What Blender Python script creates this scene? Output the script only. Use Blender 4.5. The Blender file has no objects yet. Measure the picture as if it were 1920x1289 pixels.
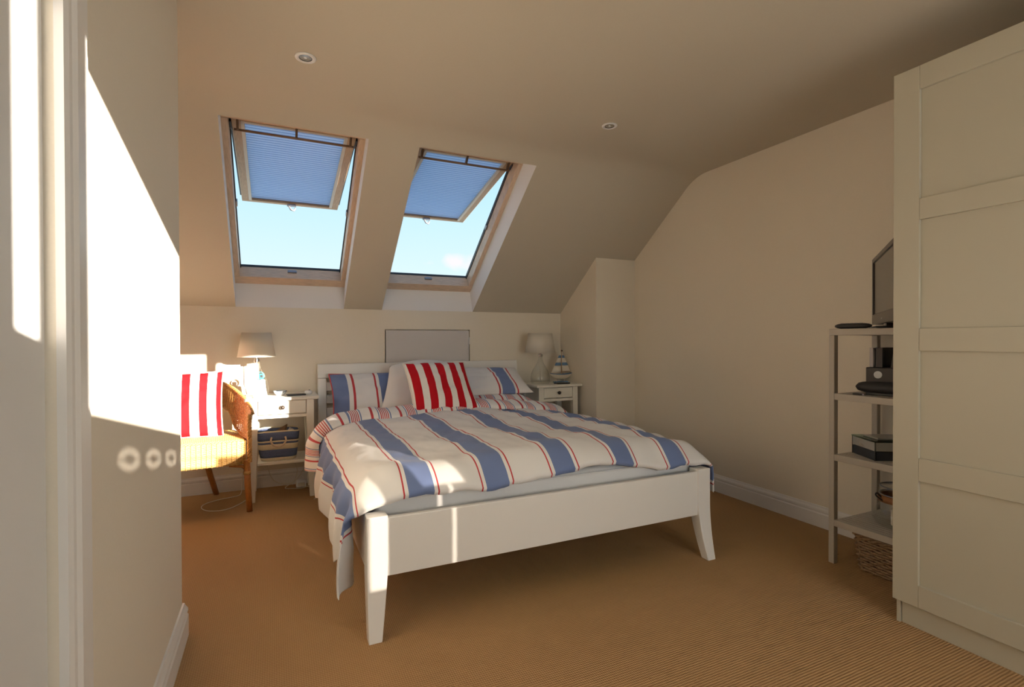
import bpy, math, random
from mathutils import Vector, Matrix, noise

random.seed(7)
S = bpy.context.scene
COL = S.collection
PI = math.pi

# ------------------------------------------------------------------ camera
YAW, PITCH, ROLL, F_PX, CAM_H = math.radians(24.948), math.radians(-0.45), math.radians(-0.158), 955.89, 1.045
cam_data = bpy.data.cameras.new('camera')
cam_data.sensor_fit = 'HORIZONTAL'
cam_data.sensor_width = 36.0
cam_data.lens = F_PX / 1920.0 * 36.0
cam_data.clip_start = 0.02
cam = bpy.data.objects.new('camera', cam_data)
COL.objects.link(cam)


def cam_ray(a, b):
    c, s = math.cos(ROLL), math.sin(ROLL)
    a, b = a * c + b * s, -a * s + b * c
    d = math.cos(PITCH) + b * math.sin(PITCH)
    z = math.sin(PITCH) - b * math.cos(PITCH)
    return Vector((a * math.cos(YAW) + d * math.sin(YAW), -a * math.sin(YAW) + d * math.cos(YAW), z))


_f = cam_ray(0, 0).normalized()
_r = (cam_ray(1, 0) - cam_ray(0, 0)).normalized()
_u = _r.cross(_f).normalized()
cam.matrix_world = Matrix(((_r.x, _u.x, -_f.x, 0), (_r.y, _u.y, -_f.y, 0), (_r.z, _u.z, -_f.z, CAM_H), (0, 0, 0, 1)))
S.camera = cam

# ------------------------------------------------------------------ sky, sun, exposure
world = bpy.data.worlds.new('sky')
S.world = world
world.use_nodes = True
wn, wl = world.node_tree.nodes, world.node_tree.links
wn.clear()
wo = wn.new('ShaderNodeOutputWorld')
bg = wn.new('ShaderNodeBackground')
bg.inputs['Strength'].default_value = 0.57
tc = wn.new('ShaderNodeTexCoord')
sep = wn.new('ShaderNodeSeparateXYZ')
wl.new(tc.outputs['Generated'], sep.inputs[0])
ramp = wn.new('ShaderNodeValToRGB')
cr = ramp.color_ramp
cr.elements[0].position = 0.0
cr.elements[0].color = (0.90, 0.97, 1.0, 1)
cr.elements[1].position = 1.0
cr.elements[1].color = (0.16, 0.36, 0.72, 1)
for p, c in ((0.12, (0.74, 0.94, 1.0, 1)), (0.27, (0.56, 0.87, 1.0, 1)), (0.45, (0.36, 0.66, 0.95, 1))):
    e = cr.elements.new(p)
    e.color = c
wl.new(sep.outputs[2], ramp.inputs[0])
# a small loose cloud low in the sky
cdir = Vector(cam_ray((855 - 960) / F_PX, (492 - 644.5) / F_PX)).normalized()
nz = wn.new('ShaderNodeTexNoise')
nz.inputs['Scale'].default_value = 22.0
nz.inputs['Detail'].default_value = 6.0
wl.new(tc.outputs['Generated'], nz.inputs['Vector'])
sub = wn.new('ShaderNodeVectorMath')
sub.operation = 'SUBTRACT'
sub.inputs[1].default_value = cdir
wl.new(tc.outputs['Generated'], sub.inputs[0])
mul = wn.new('ShaderNodeVectorMath')
mul.operation = 'MULTIPLY'
mul.inputs[1].default_value = (26.0, 26.0, 60.0)
wl.new(sub.outputs[0], mul.inputs[0])
ln = wn.new('ShaderNodeVectorMath')
ln.operation = 'LENGTH'
wl.new(mul.outputs[0], ln.inputs[0])
ad = wn.new('ShaderNodeMath')
ad.operation = 'SUBTRACT'
wl.new(nz.outputs[0], ad.inputs[0])
hl = wn.new('ShaderNodeMath')
hl.operation = 'MULTIPLY'
hl.inputs[1].default_value = 0.38
wl.new(ln.outputs['Value'], hl.inputs[0])
wl.new(hl.outputs[0], ad.inputs[1])
mr = wn.new('ShaderNodeMapRange')
mr.inputs['From Min'].default_value = 0.02
mr.inputs['From Max'].default_value = 0.32
wl.new(ad.outputs[0], mr.inputs['Value'])
mx = wn.new('ShaderNodeMix')
mx.data_type = 'RGBA'
wl.new(mr.outputs[0], mx.inputs['Factor'])
wl.new(ramp.outputs[0], mx.inputs['A'])
mx.inputs['B'].default_value = (0.98, 0.93, 0.97, 1)
wl.new(mx.outputs['Result'], bg.inputs['Color'])
wl.new(bg.outputs[0], wo.inputs['Surface'])

SUN_DIR = Vector((-0.50, 1.0, -0.205)).normalized()     # low sun through the window behind the camera
sun = bpy.data.lights.new('sun', 'SUN')
sun.energy = 20.0
sun.angle = math.radians(0.3)
sun.color = (1.0, 0.89, 0.76)
sun_ob = bpy.data.objects.new('sun', sun)
sun_ob.rotation_euler = SUN_DIR.to_track_quat('-Z', 'Y').to_euler()
sun_ob.location = (1.5, -4, 3)
COL.objects.link(sun_ob)

S.view_settings.view_transform = 'Standard'
S.view_settings.look = 'None'
S.view_settings.gamma = 1.0
S.view_settings.use_curve_mapping = False
S.view_settings.exposure = 0.88

# ------------------------------------------------------------------ materials
MATS = {}


def mat(name, col, rough=0.6, bump=0.0, scale=60.0, var=0.0, metal=0.0, spec=0.5, stretch=(1, 1, 1), coat=0.0):
    if name in MATS:
        return MATS[name]
    m = bpy.data.materials.new(name)
    m.use_nodes = True
    nt = m.node_tree
    b = nt.nodes['Principled BSDF']
    b.inputs['Roughness'].default_value = rough
    b.inputs['Metallic'].default_value = metal
    b.inputs['Specular IOR Level'].default_value = spec
    b.inputs['Coat Weight'].default_value = coat
    b.inputs['Base Color'].default_value = (*col, 1)
    if bump or var:
        t = nt.nodes.new('ShaderNodeTexCoord')
        mp = nt.nodes.new('ShaderNodeMapping')
        mp.inputs['Scale'].default_value = stretch
        n = nt.nodes.new('ShaderNodeTexNoise')
        n.inputs['Scale'].default_value = scale
        n.inputs['Detail'].default_value = 4
        nt.links.new(t.outputs['Object'], mp.inputs[0])
        nt.links.new(mp.outputs[0], n.inputs['Vector'])
        if var:
            r = nt.nodes.new('ShaderNodeValToRGB')
            r.color_ramp.elements[0].position = 0.3
            r.color_ramp.elements[1].position = 0.7
            r.color_ramp.elements[0].color = (*[max(0, c * (1 - var)) for c in col], 1)
            r.color_ramp.elements[1].color = (*[min(1, c * (1 + var)) for c in col], 1)
            nt.links.new(n.outputs[0], r.inputs[0])
            nt.links.new(r.outputs[0], b.inputs['Base Color'])
        if bump:
            bp = nt.nodes.new('ShaderNodeBump')
            bp.inputs['Strength'].default_value = bump
            bp.inputs['Distance'].default_value = 0.002
            nt.links.new(n.outputs[0], bp.inputs['Height'])
            nt.links.new(bp.outputs[0], b.inputs['Normal'])
    MATS[name] = m
    return m


def math_node(nt, op, a, b=None):
    n = nt.nodes.new('ShaderNodeMath')
    n.operation = op
    for i, v in enumerate((a, b)):
        if v is None:
            continue
        if isinstance(v, (int, float)):
            n.inputs[i].default_value = v
        else:
            nt.links.new(v, n.inputs[i])
    return n.outputs[0]


def stripe_mat(name, stops, period, offset=0.0, mirror=False, rough=0.85, axis=0, bump_scale=260.0, sheen=0.12):
    """printed stripes along the cloth's own UV; stops = [(start fraction, colour)]"""
    m = bpy.data.materials.new(name)
    m.use_nodes = True
    nt = m.node_tree
    b = nt.nodes['Principled BSDF']
    b.inputs['Roughness'].default_value = rough
    b.inputs['Specular IOR Level'].default_value = 0.12
    b.inputs['Sheen Weight'].default_value = sheen
    t = nt.nodes.new('ShaderNodeUVMap')
    sp = nt.nodes.new('ShaderNodeSeparateXYZ')
    nt.links.new(t.outputs[0], sp.inputs[0])
    v = math_node(nt, 'DIVIDE', math_node(nt, 'SUBTRACT', sp.outputs[axis], offset), period)
    if mirror:
        v = math_node(nt, 'FRACT', math_node(nt, 'ADD', v, 0.5))
        v = math_node(nt, 'MULTIPLY', math_node(nt, 'ABSOLUTE', math_node(nt, 'SUBTRACT', v, 0.5)), 2.0)
    else:
        v = math_node(nt, 'FRACT', v)
    r = nt.nodes.new('ShaderNodeValToRGB')
    r.color_ramp.interpolation = 'CONSTANT'
    els = r.color_ramp.elements
    els[0].position = stops[0][0]
    els[0].color = (*stops[0][1], 1)
    els[1].position = stops[1][0]
    els[1].color = (*stops[1][1], 1)
    for p, c in stops[2:]:
        e = els.new(p)
        e.color = (*c, 1)
    nt.links.new(v, r.inputs[0])
    nt.links.new(r.outputs[0], b.inputs['Base Color'])
    n = nt.nodes.new('ShaderNodeTexNoise')
    n.inputs['Scale'].default_value = bump_scale
    tco = nt.nodes.new('ShaderNodeTexCoord')
    nt.links.new(tco.outputs['Object'], n.inputs['Vector'])
    bp = nt.nodes.new('ShaderNodeBump')
    bp.inputs['Strength'].default_value = 0.15
    bp.inputs['Distance'].default_value = 0.001
    nt.links.new(n.outputs[0], bp.inputs['Height'])
    nt.links.new(bp.outputs[0], b.inputs['Normal'])
    MATS[name] = m
    return m


def glass_mat(name, tint=(1, 1, 1), refl=0.10, rough=0.02):
    m = bpy.data.materials.new(name)
    m.use_nodes = True
    nt = m.node_tree
    nt.nodes.clear()
    o = nt.nodes.new('ShaderNodeOutputMaterial')
    tr = nt.nodes.new('ShaderNodeBsdfTransparent')
    tr.inputs[0].default_value = (*tint, 1)
    gl = nt.nodes.new('ShaderNodeBsdfGlossy')
    gl.inputs['Roughness'].default_value = rough
    lw = nt.nodes.new('ShaderNodeLayerWeight')
    lw.inputs[0].default_value = 0.35
    mxn = nt.nodes.new('ShaderNodeMixShader')
    f = math_node(nt, 'MINIMUM', math_node(nt, 'ADD', math_node(nt, 'MULTIPLY', math_node(nt, 'POWER', lw.outputs['Facing'], 2.5), 0.5), refl * 0.5), 0.9)
    nt.links.new(f, mxn.inputs[0])
    nt.links.new(tr.outputs[0], mxn.inputs[1])
    nt.links.new(gl.outputs[0], mxn.inputs[2])
    nt.links.new(mxn.outputs[0], o.inputs[0])
    MATS[name] = m
    return m


def translucent_mat(name, col, fac=0.5):
    m = bpy.data.materials.new(name)
    m.use_nodes = True
    nt = m.node_tree
    nt.nodes.clear()
    o = nt.nodes.new('ShaderNodeOutputMaterial')
    d = nt.nodes.new('ShaderNodeBsdfDiffuse')
    d.inputs[0].default_value = (*col, 1)
    t = nt.nodes.new('ShaderNodeBsdfTranslucent')
    t.inputs[0].default_value = (*col, 1)
    mxn = nt.nodes.new('ShaderNodeMixShader')
    mxn.inputs[0].default_value = fac
    nt.links.new(d.outputs[0], mxn.inputs[1])
    nt.links.new(t.outputs[0], mxn.inputs[2])
    nt.links.new(mxn.outputs[0], o.inputs[0])
    MATS[name] = m
    return m


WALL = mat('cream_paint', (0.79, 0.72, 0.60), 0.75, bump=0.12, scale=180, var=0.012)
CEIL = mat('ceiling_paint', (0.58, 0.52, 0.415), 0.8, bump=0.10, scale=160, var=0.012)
LINING = mat('reveal_paint', (0.82, 0.80, 0.78), 0.7, bump=0.05, scale=200)
GLOSSW = mat('white_gloss_paint', (0.80, 0.78, 0.75), 0.35, bump=0.04, scale=120)
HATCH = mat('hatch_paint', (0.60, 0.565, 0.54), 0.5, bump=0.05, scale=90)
DOORW = mat('door_paint', (0.74, 0.735, 0.72), 0.45, bump=0.05, scale=90)
BEDW = mat('white_lacquer', (0.82, 0.80, 0.76), 0.3, bump=0.02, scale=150)
NIGHTW = mat('cream_lacquer', (0.80, 0.76, 0.66), 0.35, bump=0.03, scale=150)
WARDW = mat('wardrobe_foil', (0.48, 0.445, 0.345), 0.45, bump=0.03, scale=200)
PINE = mat('lacquered_pine', (0.50, 0.33, 0.18), 0.4, bump=0.1, scale=14, var=0.16, stretch=(1.5, 14, 14))
FRAMEP = mat('pale_pine', (0.66, 0.49, 0.35), 0.4, bump=0.1, scale=14, var=0.14, stretch=(1.5, 14, 14))
FRAMEPV = mat('pale_pine_upright', (0.66, 0.49, 0.35), 0.4, bump=0.1, scale=14, var=0.14, stretch=(14, 1.5, 1.5))
PINEV = mat('lacquered_pine_upright', (0.50, 0.33, 0.18), 0.4, bump=0.1, scale=14, var=0.16, stretch=(14, 1.5, 1.5))
BRONZE = mat('brown_metal', (0.13, 0.075, 0.04), 0.35, metal=0.4)
BROWNBAR = mat('brown_handle_bar', (0.22, 0.12, 0.06), 0.4)
ALU = mat('blind_guide_aluminium', (0.62, 0.56, 0.46), 0.45, metal=0.2)
DARKCLAD = mat('dark_cladding', (0.035, 0.037, 0.042), 0.5)
GREYMETAL = mat('grey_metal', (0.32, 0.33, 0.36), 0.35, metal=0.7)
CHROME = mat('chrome', (0.75, 0.75, 0.75), 0.12, metal=1.0)
BLIND = translucent_mat('pleated_blind_cloth', (0.88, 0.93, 1.0), 0.88)
SUNDIM = glass_mat('sun_dimming_film', (0.13, 0.125, 0.12), 0.0)  # film added over the curtain gaps to dim the sun
RINGDIM = glass_mat('sun_ring_dimmer', (0.10, 0.10, 0.10), 0.0)  # added in the ring slots to weaken the sunlight rings
FOLDSHADE = translucent_mat('fold_shade_tint', (0.66, 0.76, 0.90), 0.7)
PANE = glass_mat('window_glass', (0.93, 0.97, 0.97), 0.05)
CLEAR = glass_mat('clear_glass', (0.975, 0.98, 0.975), 0.06)
GREENGLASS = glass_mat('green_edged_glass', (0.55, 0.72, 0.62), 0.3)
MATTRESS = mat('white_sheet', (0.80, 0.79, 0.78), 0.85, bump=0.15, scale=90)
SHADE = translucent_mat('lamp_shade_linen', (0.84, 0.78, 0.67), 0.3)
BLACK = mat('black_plastic', (0.016, 0.016, 0.017), 0.35)
BLACKSOFT = mat('black_rubber', (0.03, 0.03, 0.032), 0.6)
KNOB = mat('dark_knob', (0.05, 0.035, 0.025), 0.3, metal=0.5)
RATTAN = mat('rattan_pole', (0.42, 0.16, 0.035), 0.4, bump=0.2, scale=30, var=0.2, stretch=(8, 8, 2))
WICKER = mat('wicker_strand', (0.56, 0.29, 0.085), 0.5, bump=0.3, scale=120, var=0.3)
WICKERP = mat('pale_wicker_strand', (0.58, 0.34, 0.11), 0.5, bump=0.3, scale=120, var=0.2)
WICKERD = mat('brown_wicker', (0.30, 0.19, 0.105), 0.6, bump=0.3, scale=140, var=0.35)
WHITECORD = mat('white_cable', (0.72, 0.66, 0.55), 0.5)
WHITEPL = mat('white_plastic', (0.82, 0.81, 0.79), 0.35)
TEAL = mat('turquoise_rubber', (0.02, 0.50, 0.55), 0.4)
CERAMIC = mat('white_ceramic', (0.75, 0.76, 0.76), 0.15)
CERBLUE = mat('blue_grey_glaze', (0.20, 0.26, 0.34), 0.2)
NAVY = mat('blue_canvas', (0.10, 0.13, 0.23), 0.85, bump=0.5, scale=300, var=0.15)
CREAMC = mat('cream_canvas', (0.72, 0.62, 0.42), 0.85, bump=0.5, scale=300, var=0.1)
ROPE = mat('rope', (0.66, 0.50, 0.34), 0.8, bump=0.6, scale=200, var=0.2)
BROWNCARD = mat('dark_brown_leather', (0.14, 0.07, 0.035), 0.5, bump=0.2, scale=60, var=0.2)
SAILW = mat('sail_canvas', (0.72, 0.66, 0.55), 0.85, bump=0.3, scale=300)
SAILB = mat('sail_blue', (0.12, 0.22, 0.36), 0.85, bump=0.3, scale=300)
HULLW = mat('hull_cream', (0.70, 0.62, 0.48), 0.5)
BOATWOOD = mat('boat_wood', (0.36, 0.22, 0.11), 0.6)
TVBEZ = mat('tv_bezel', (0.035, 0.026, 0.022), 0.3)
TVSCR = mat('tv_screen', (0.012, 0.012, 0.013), 0.18)
SHELFW = mat('grey_white_shelf_paint', (0.47, 0.43, 0.37), 0.5, bump=0.05, scale=150)
LAV = mat('pale_card', (0.56, 0.52, 0.53), 0.6)
DOCKB = mat('dark_brown_plastic', (0.05, 0.038, 0.032), 0.45)
MIRRORB = mat('mirror_panel', (0.50, 0.49, 0.46), 0.25, metal=0.3)
SLATE = mat('dark_blue_panel', (0.03, 0.035, 0.045), 0.25)
CORKY = mat('cork_band', (0.30, 0.13, 0.05), 0.7)
WAX = mat('white_wax', (0.72, 0.66, 0.56), 0.5)
REDPIPE = mat('red_edge_cloth', (0.55, 0.07, 0.07), 0.85)
WHITEPIPE = mat('cream_piping_cloth', (0.78, 0.72, 0.64), 0.85)
WHITEPIL = mat('white_pillow_cotton', (0.78, 0.755, 0.73), 0.9, bump=0.2, scale=60)
CURTAIN = translucent_mat('curtain_voile', (0.82, 0.86, 0.90), 0.82)  # tint and translucency set so the unseen curtain gives soft fill light
BULB = mat('lamp_reflector', (0.6, 0.6, 0.58), 0.15, metal=1.0)

W_ = (0.80, 0.785, 0.77)
BL_ = (0.165, 0.225, 0.42)
RD_ = (0.52, 0.055, 0.065)
DUVET = stripe_mat('duvet_stripes', [(0, BL_), (0.315, W_), (0.405, RD_), (0.445, W_)], 0.306, 0.482, mirror=True)
REVERSE = stripe_mat('reverse_stripes', [(0, RD_), (0.08, W_), (0.24, BL_), (0.275, W_)]
                     + sum([[(0.32 + 0.062 * k, RD_), (0.32 + 0.062 * k + 0.032, W_)] for k in range(5)], [])
                     + [(0.64, BL_), (0.68, W_)], 0.165, 0.02)
REDCUSH = stripe_mat('red_white_stripes', [(0, (0.80, 0.77, 0.73)), (0.13, (0.50, 0.010, 0.018)), (0.67, (0.80, 0.77, 0.73))], 0.0935, 0.0, rough=0.8, sheen=0.0)
PILLOWS = stripe_mat('pillow_stripes', [(0, BL_), (0.145, W_), (0.19, RD_), (0.212, W_), (0.42, RD_), (0.44, W_), (0.47, BL_),
                                        (0.63, W_), (0.67, RD_), (0.69, W_)], 0.70, 0.0)
PILLOWR = stripe_mat('pillow_stripe_single', [(0, W_), (0.56, RD_), (0.58, W_), (0.605, BL_), (0.765, W_), (0.79, RD_), (0.81, W_)], 0.66, 0.0)


def carpet_mat():
    m = bpy.data.materials.new('ribbed_carpet')
    m.use_nodes = True
    nt = m.node_tree
    b = nt.nodes['Principled BSDF']
    b.inputs['Roughness'].default_value = 0.95
    b.inputs['Specular IOR Level'].default_value = 0.1
    t = nt.nodes.new('ShaderNodeTexCoord')
    w = nt.nodes.new('ShaderNodeTexWave')
    w.wave_type = 'BANDS'
    w.bands_direction = 'Y'
    w.inputs['Scale'].default_value = 34.0
    w.inputs['Distortion'].default_value = 0.6
    w.inputs['Detail'].default_value = 1.0
    w2 = nt.nodes.new('ShaderNodeTexWave')
    w2.bands_direction = 'X'
    w2.inputs['Scale'].default_value = 46.0
    w2.inputs['Distortion'].default_value = 1.2
    n = nt.nodes.new('ShaderNodeTexNoise')
    n.inputs['Scale'].default_value = 240.0
    n2 = nt.nodes.new('ShaderNodeTexNoise')
    n2.inputs['Scale'].default_value = 2.2
    for q in (w, w2, n, n2):
        nt.links.new(t.outputs['Object'], q.inputs['Vector'])
    hgt = math_node(nt, 'ADD', math_node(nt, 'MULTIPLY', w.outputs['Fac'], 1.0),
                    math_node(nt, 'ADD', math_node(nt, 'MULTIPLY', w2.outputs['Fac'], 0.45), math_node(nt, 'MULTIPLY', n.outputs[0], 0.6)))
    r = nt.nodes.new('ShaderNodeValToRGB')
    r.color_ramp.elements[0].position = 0.25
    r.color_ramp.elements[0].color = (0.36, 0.205, 0.095, 1)
    r.color_ramp.elements[1].position = 0.95
    r.color_ramp.elements[1].color = (0.62, 0.395, 0.195, 1)
    nt.links.new(math_node(nt, 'ADD', math_node(nt, 'MULTIPLY', hgt, 0.42), math_node(nt, 'MULTIPLY', n2.outputs[0], 0.12)), r.inputs[0])
    nt.links.new(r.outputs[0], b.inputs['Base Color'])
    bp = nt.nodes.new('ShaderNodeBump')
    bp.inputs['Strength'].default_value = 0.6
    bp.inputs['Distance'].default_value = 0.003
    nt.links.new(hgt, bp.inputs['Height'])
    nt.links.new(bp.outputs[0], b.inputs['Normal'])
    return m


CARPET = carpet_mat()


# ------------------------------------------------------------------ mesh helpers
class MB:
    def __init__(self):
        self.v, self.f, self.uv = [], [], {}

    def quad(self, *p):
        i = len(self.v)
        self.v += [tuple(q) for q in p]
        self.f.append(tuple(range(i, i + len(p))))
        return self

    def box(self, x0, x1, y0, y1, z0, z1):
        return self.hexa([(x0, y0, z0), (x1, y0, z0), (x1, y1, z0), (x0, y1, z0), (x0, y0, z1), (x1, y0, z1), (x1, y1, z1), (x0, y1, z1)])

    def hexa(self, p):
        i = len(self.v)
        self.v += [tuple(q) for q in p]
        for a in ((3, 2, 1, 0), (4, 5, 6, 7), (0, 1, 5, 4), (1, 2, 6, 5), (2, 3, 7, 6), (3, 0, 4, 7)):
            self.f.append(tuple(i + k for k in a))
        return self

    def grid(self, pts, closed_u=False, uvs=None):
        """pts[row][col]"""
        i = len(self.v)
        nr, nc = len(pts), len(pts[0])
        for r in pts:
            self.v += [tuple(q) for q in r]
        if uvs:
            for r in range(nr):
                for c in range(nc):
                    self.uv[i + r * nc + c] = uvs[r][c]
        for r in range(nr - 1):
            for c in range(nc - (0 if closed_u else 1)):
                d = (c + 1) % nc
                self.f.append((i + r * nc + c, i + r * nc + d, i + (r + 1) * nc + d, i + (r + 1) * nc + c))
        return self

    def tube(self, path, rad, n=8, caps=True):
        path = [Vector(p) for p in path]
        if not isinstance(rad, (list, tuple)):
            rad = [rad] * len(path)
        rows = []
        up = None
        for k, p in enumerate(path):
            t = (path[min(k + 1, len(path) - 1)] - path[max(k - 1, 0)]).normalized()
            if up is None:
                up = Vector((0, 0, 1)) if abs(t.z) < 0.9 else Vector((1, 0, 0))
            s = t.cross(up)
            if s.length < 1e-5:
                s = t.orthogonal()
            s.normalize()
            up = s.cross(t).normalized()
            rows.append([p + (s * math.cos(2 * PI * a / n) + up * math.sin(2 * PI * a / n)) * rad[k] for a in range(n)])
        i = len(self.v)
        self.grid(rows, closed_u=True)
        if caps:
            self.f.append(tuple(i + a for a in range(n))[::-1])
            j = i + (len(rows) - 1) * n
            self.f.append(tuple(j + a for a in range(n)))
        return self

    def lathe(self, prof, c=(0, 0, 0), n=32, sx=1.0, sy=1.0, cap=True):
        rows = [[(c[0] + r * sx * math.cos(2 * PI * a / n), c[1] + r * sy * math.sin(2 * PI * a / n), c[2] + z) for a in range(n)] for r, z in prof]
        i = len(self.v)
        self.grid(rows, closed_u=True)
        if cap:
            if prof[0][0] > 1e-6:
                self.f.append(tuple(i + a for a in range(n))[::-1])
            if prof[-1][0] > 1e-6:
                j = i + (len(rows) - 1) * n
                self.f.append(tuple(j + a for a in range(n)))
        return self

    def extrude(self, prof, fn, a, b):
        """profile of 2-D points swept straight between fn(p, a) and fn(p, b), closed"""
        n = len(prof)
        i = len(self.v)
        self.v += [tuple(fn(p, a)) for p in prof] + [tuple(fn(p, b)) for p in prof]
        for k in range(n):
            d = (k + 1) % n
            self.f.append((i + k, i + d, i + n + d, i + n + k))
        self.f.append(tuple(i + k for k in range(n))[::-1])
        self.f.append(tuple(i + n + k for k in range(n)))
        return self

    def build(self, name, material, parent=None, bevel=0.0, smooth=False, subsurf=0, solid=0.0, loc=None, segs=2):
        me = bpy.data.meshes.new(name)
        me.from_pydata(self.v, [], self.f)
        me.materials.append(material)
        if self.uv:
            ul = me.uv_layers.new(name='UVMap')
            for l in me.loops:
                ul.data[l.index].uv = self.uv.get(l.vertex_index, (0, 0))
        import bmesh
        bm = bmesh.new()
        bm.from_mesh(me)
        bmesh.ops.recalc_face_normals(bm, faces=bm.faces)
        bm.to_mesh(me)
        bm.free()
        if smooth:
            me.polygons.foreach_set('use_smooth', [True] * len(me.polygons))
        o = bpy.data.objects.new(name, me)
        COL.objects.link(o)
        if parent:
            o.parent = parent
        if loc:
            o.location = loc
        if bevel:
            md = o.modifiers.new('bevel', 'BEVEL')
            md.width = bevel
            md.segments = segs
            md.limit_method = 'ANGLE'
            md.angle_limit = 0.7
        if solid:
            md = o.modifiers.new('solid', 'SOLIDIFY')
            md.thickness = solid
            md.offset = 0
        if subsurf:
            md = o.modifiers.new('sub', 'SUBSURF')
            md.levels = md.render_levels = subsurf
        return o


def thing(name, label, cat, loc=(0, 0, 0), rz=0.0, group=None, kind=None):
    o = bpy.data.objects.new(name, None)
    o.empty_display_size = 0.05
    COL.objects.link(o)
    o.location = loc
    o.rotation_euler = (0, 0, rz)
    return tag(o, label, cat, group, kind)


def tag(o, label, cat=None, group=None, kind=None):
    o['label'] = label
    if cat:
        o['category'] = cat
    if group:
        o['group'] = group
    if kind:
        o['kind'] = kind
    return o


def struct(o, label, cat):
    return tag(o, label, cat, None, 'structure')


def copy_thing(o, loc, label, rz=None):
    c = o.copy()
    COL.objects.link(c)
    c.location = loc
    if rz is not None:
        c.rotation_euler = (0, 0, rz)
    c['label'] = label
    for ch in [q for q in bpy.data.objects if q.parent == o]:
        d = ch.copy()
        COL.objects.link(d)
        d.parent = c
        for g in [q for q in bpy.data.objects if q.parent == ch]:
            e = g.copy()
            COL.objects.link(e)
            e.parent = d
    return c


def smooth_path(pts, n=8):
    pts = [Vector(p) for p in pts]
    out = []
    for i in range(len(pts) - 1):
        p0, p1, p2, p3 = pts[max(i - 1, 0)], pts[i], pts[i + 1], pts[min(i + 2, len(pts) - 1)]
        for k in range(n):
            t = k / n
            out.append(0.5 * ((2 * p1) + (p2 - p0) * t + (2 * p0 - 5 * p1 + 4 * p2 - p3) * t * t + (3 * p1 - p0 - 3 * p2 + p3) * t ** 3))
    out.append(pts[-1])
    return out


def lerp_tab(tab, x):
    if x <= tab[0][0]:
        return tab[0][1]
    for (a, va), (b, vb) in zip(tab, tab[1:]):
        if x <= b:
            t = (x - a) / (b - a)
            t = t * t * (3 - 2 * t)
            return va + (vb - va) * t
    return tab[-1][1]


# ------------------------------------------------------------------ the room
YB, XR, ZC, YS, ZK = 4.025, 2.746, 2.214, 2.774, 1.279
XL, YL = -0.301, 2.108           # face and far end of the partition on the left
YR = -1.2                        # wall behind the camera
XA = -1.35                       # far side of the alcove beyond the partition
TH = math.atan((ZC - ZK) / (YB - YS))
CT, ST = math.cos(TH), math.sin(TH)


def slope(x, s, n=0.0):
    """point on the roof slope: s metres up from the knee wall, n metres out through the roof"""
    return (x, YB - s * CT + n * ST, ZK + s * ST + n * CT)


floor = MB().quad((XA, YR, 0), (XR, YR, 0), (XR, YB, 0), (XA, YB, 0)).build('floor', CARPET)
struct(floor, 'tan ribbed wool carpet covering the bedroom floor', 'floor')

# flat ceiling with a softly rounded turn into the slope
tl = 0.115
ya, yb_ = YS - tl, YS + tl * CT
R = tl / math.tan((PI - TH) / 2) if False else tl / math.tan(TH / 2)
prof = [(YR, ZC), (ya, ZC)]
for k in range(1, 9):
    a = TH * k / 8
    prof.append((ya + R * math.sin(a), ZC - R * (1 - math.cos(a))))
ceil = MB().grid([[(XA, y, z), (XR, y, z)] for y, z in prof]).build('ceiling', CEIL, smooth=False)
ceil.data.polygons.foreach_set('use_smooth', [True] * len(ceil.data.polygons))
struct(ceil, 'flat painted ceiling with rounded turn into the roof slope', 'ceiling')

SKY = [(0.117, -0.363, 0.356), (1.128, -0.372, 0.380)]
s_top = (YB - yb_) / CT
s_op = (YB - 2.862) / CT
mb = MB()
edges = [XA] + sum([[c + a, c + b] for c, a, b in SKY], []) + [XR]
for k in range(0, len(edges), 2):
    mb.quad(slope(edges[k], 0), slope(edges[k + 1], 0), slope(edges[k + 1], s_op), slope(edges[k], s_op))
mb.quad(slope(XA, s_op), slope(XR, s_op), slope(XR, s_top), slope(XA, s_top))
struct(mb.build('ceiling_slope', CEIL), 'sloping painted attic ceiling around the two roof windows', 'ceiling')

# back (knee) wall with the eaves hatch opening
HX0, HX1, HZ0, HZ1 = 0.778, 1.482, 0.45, 1.128
mb = MB()
mb.quad((XA, YB, 0), (HX0, YB, 0), (HX0, YB, ZK), (XA, YB, ZK))
mb.quad((HX1, YB, 0), (XR, YB, 0), (XR, YB, ZK), (HX1, YB, ZK))
mb.quad((HX0, YB, 0), (HX1, YB, 0), (HX1, YB, HZ0), (HX0, YB, HZ0))
mb.quad((HX0, YB, HZ1), (HX1, YB, HZ1), (HX1, YB, ZK), (HX0, YB, ZK))
for p, q in (((HX0, HZ0), (HX0, HZ1)), ((HX0, HZ1), (HX1, HZ1)), ((HX1, HZ1), (HX1, HZ0)), ((HX1, HZ0), (HX0, HZ0))):
    mb.quad((p[0], YB, p[1]), (q[0], YB, q[1]), (q[0], YB + 0.05, q[1]), (p[0], YB + 0.05, p[1]))
mb.quad((HX0, YB + 0.05, HZ0), (HX1, YB + 0.05, HZ0), (HX1, YB + 0.05, HZ1), (HX0, YB + 0.05, HZ1))
struct(mb.build('wall_back', WALL), 'low cream knee wall behind the bed head', 'wall')
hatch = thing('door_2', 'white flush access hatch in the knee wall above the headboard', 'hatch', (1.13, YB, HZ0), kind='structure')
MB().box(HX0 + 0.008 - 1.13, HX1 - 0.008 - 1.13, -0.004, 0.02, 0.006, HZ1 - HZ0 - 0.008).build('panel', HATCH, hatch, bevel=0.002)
for z in (0.13, 0.585):
    MB().box(HX1 - 0.011 - 1.13, HX1 - 0.001 - 1.13, -0.010, 0.006, z - 0.03, z + 0.03).build('hinge', GLOSSW, hatch, bevel=0.002)

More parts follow.
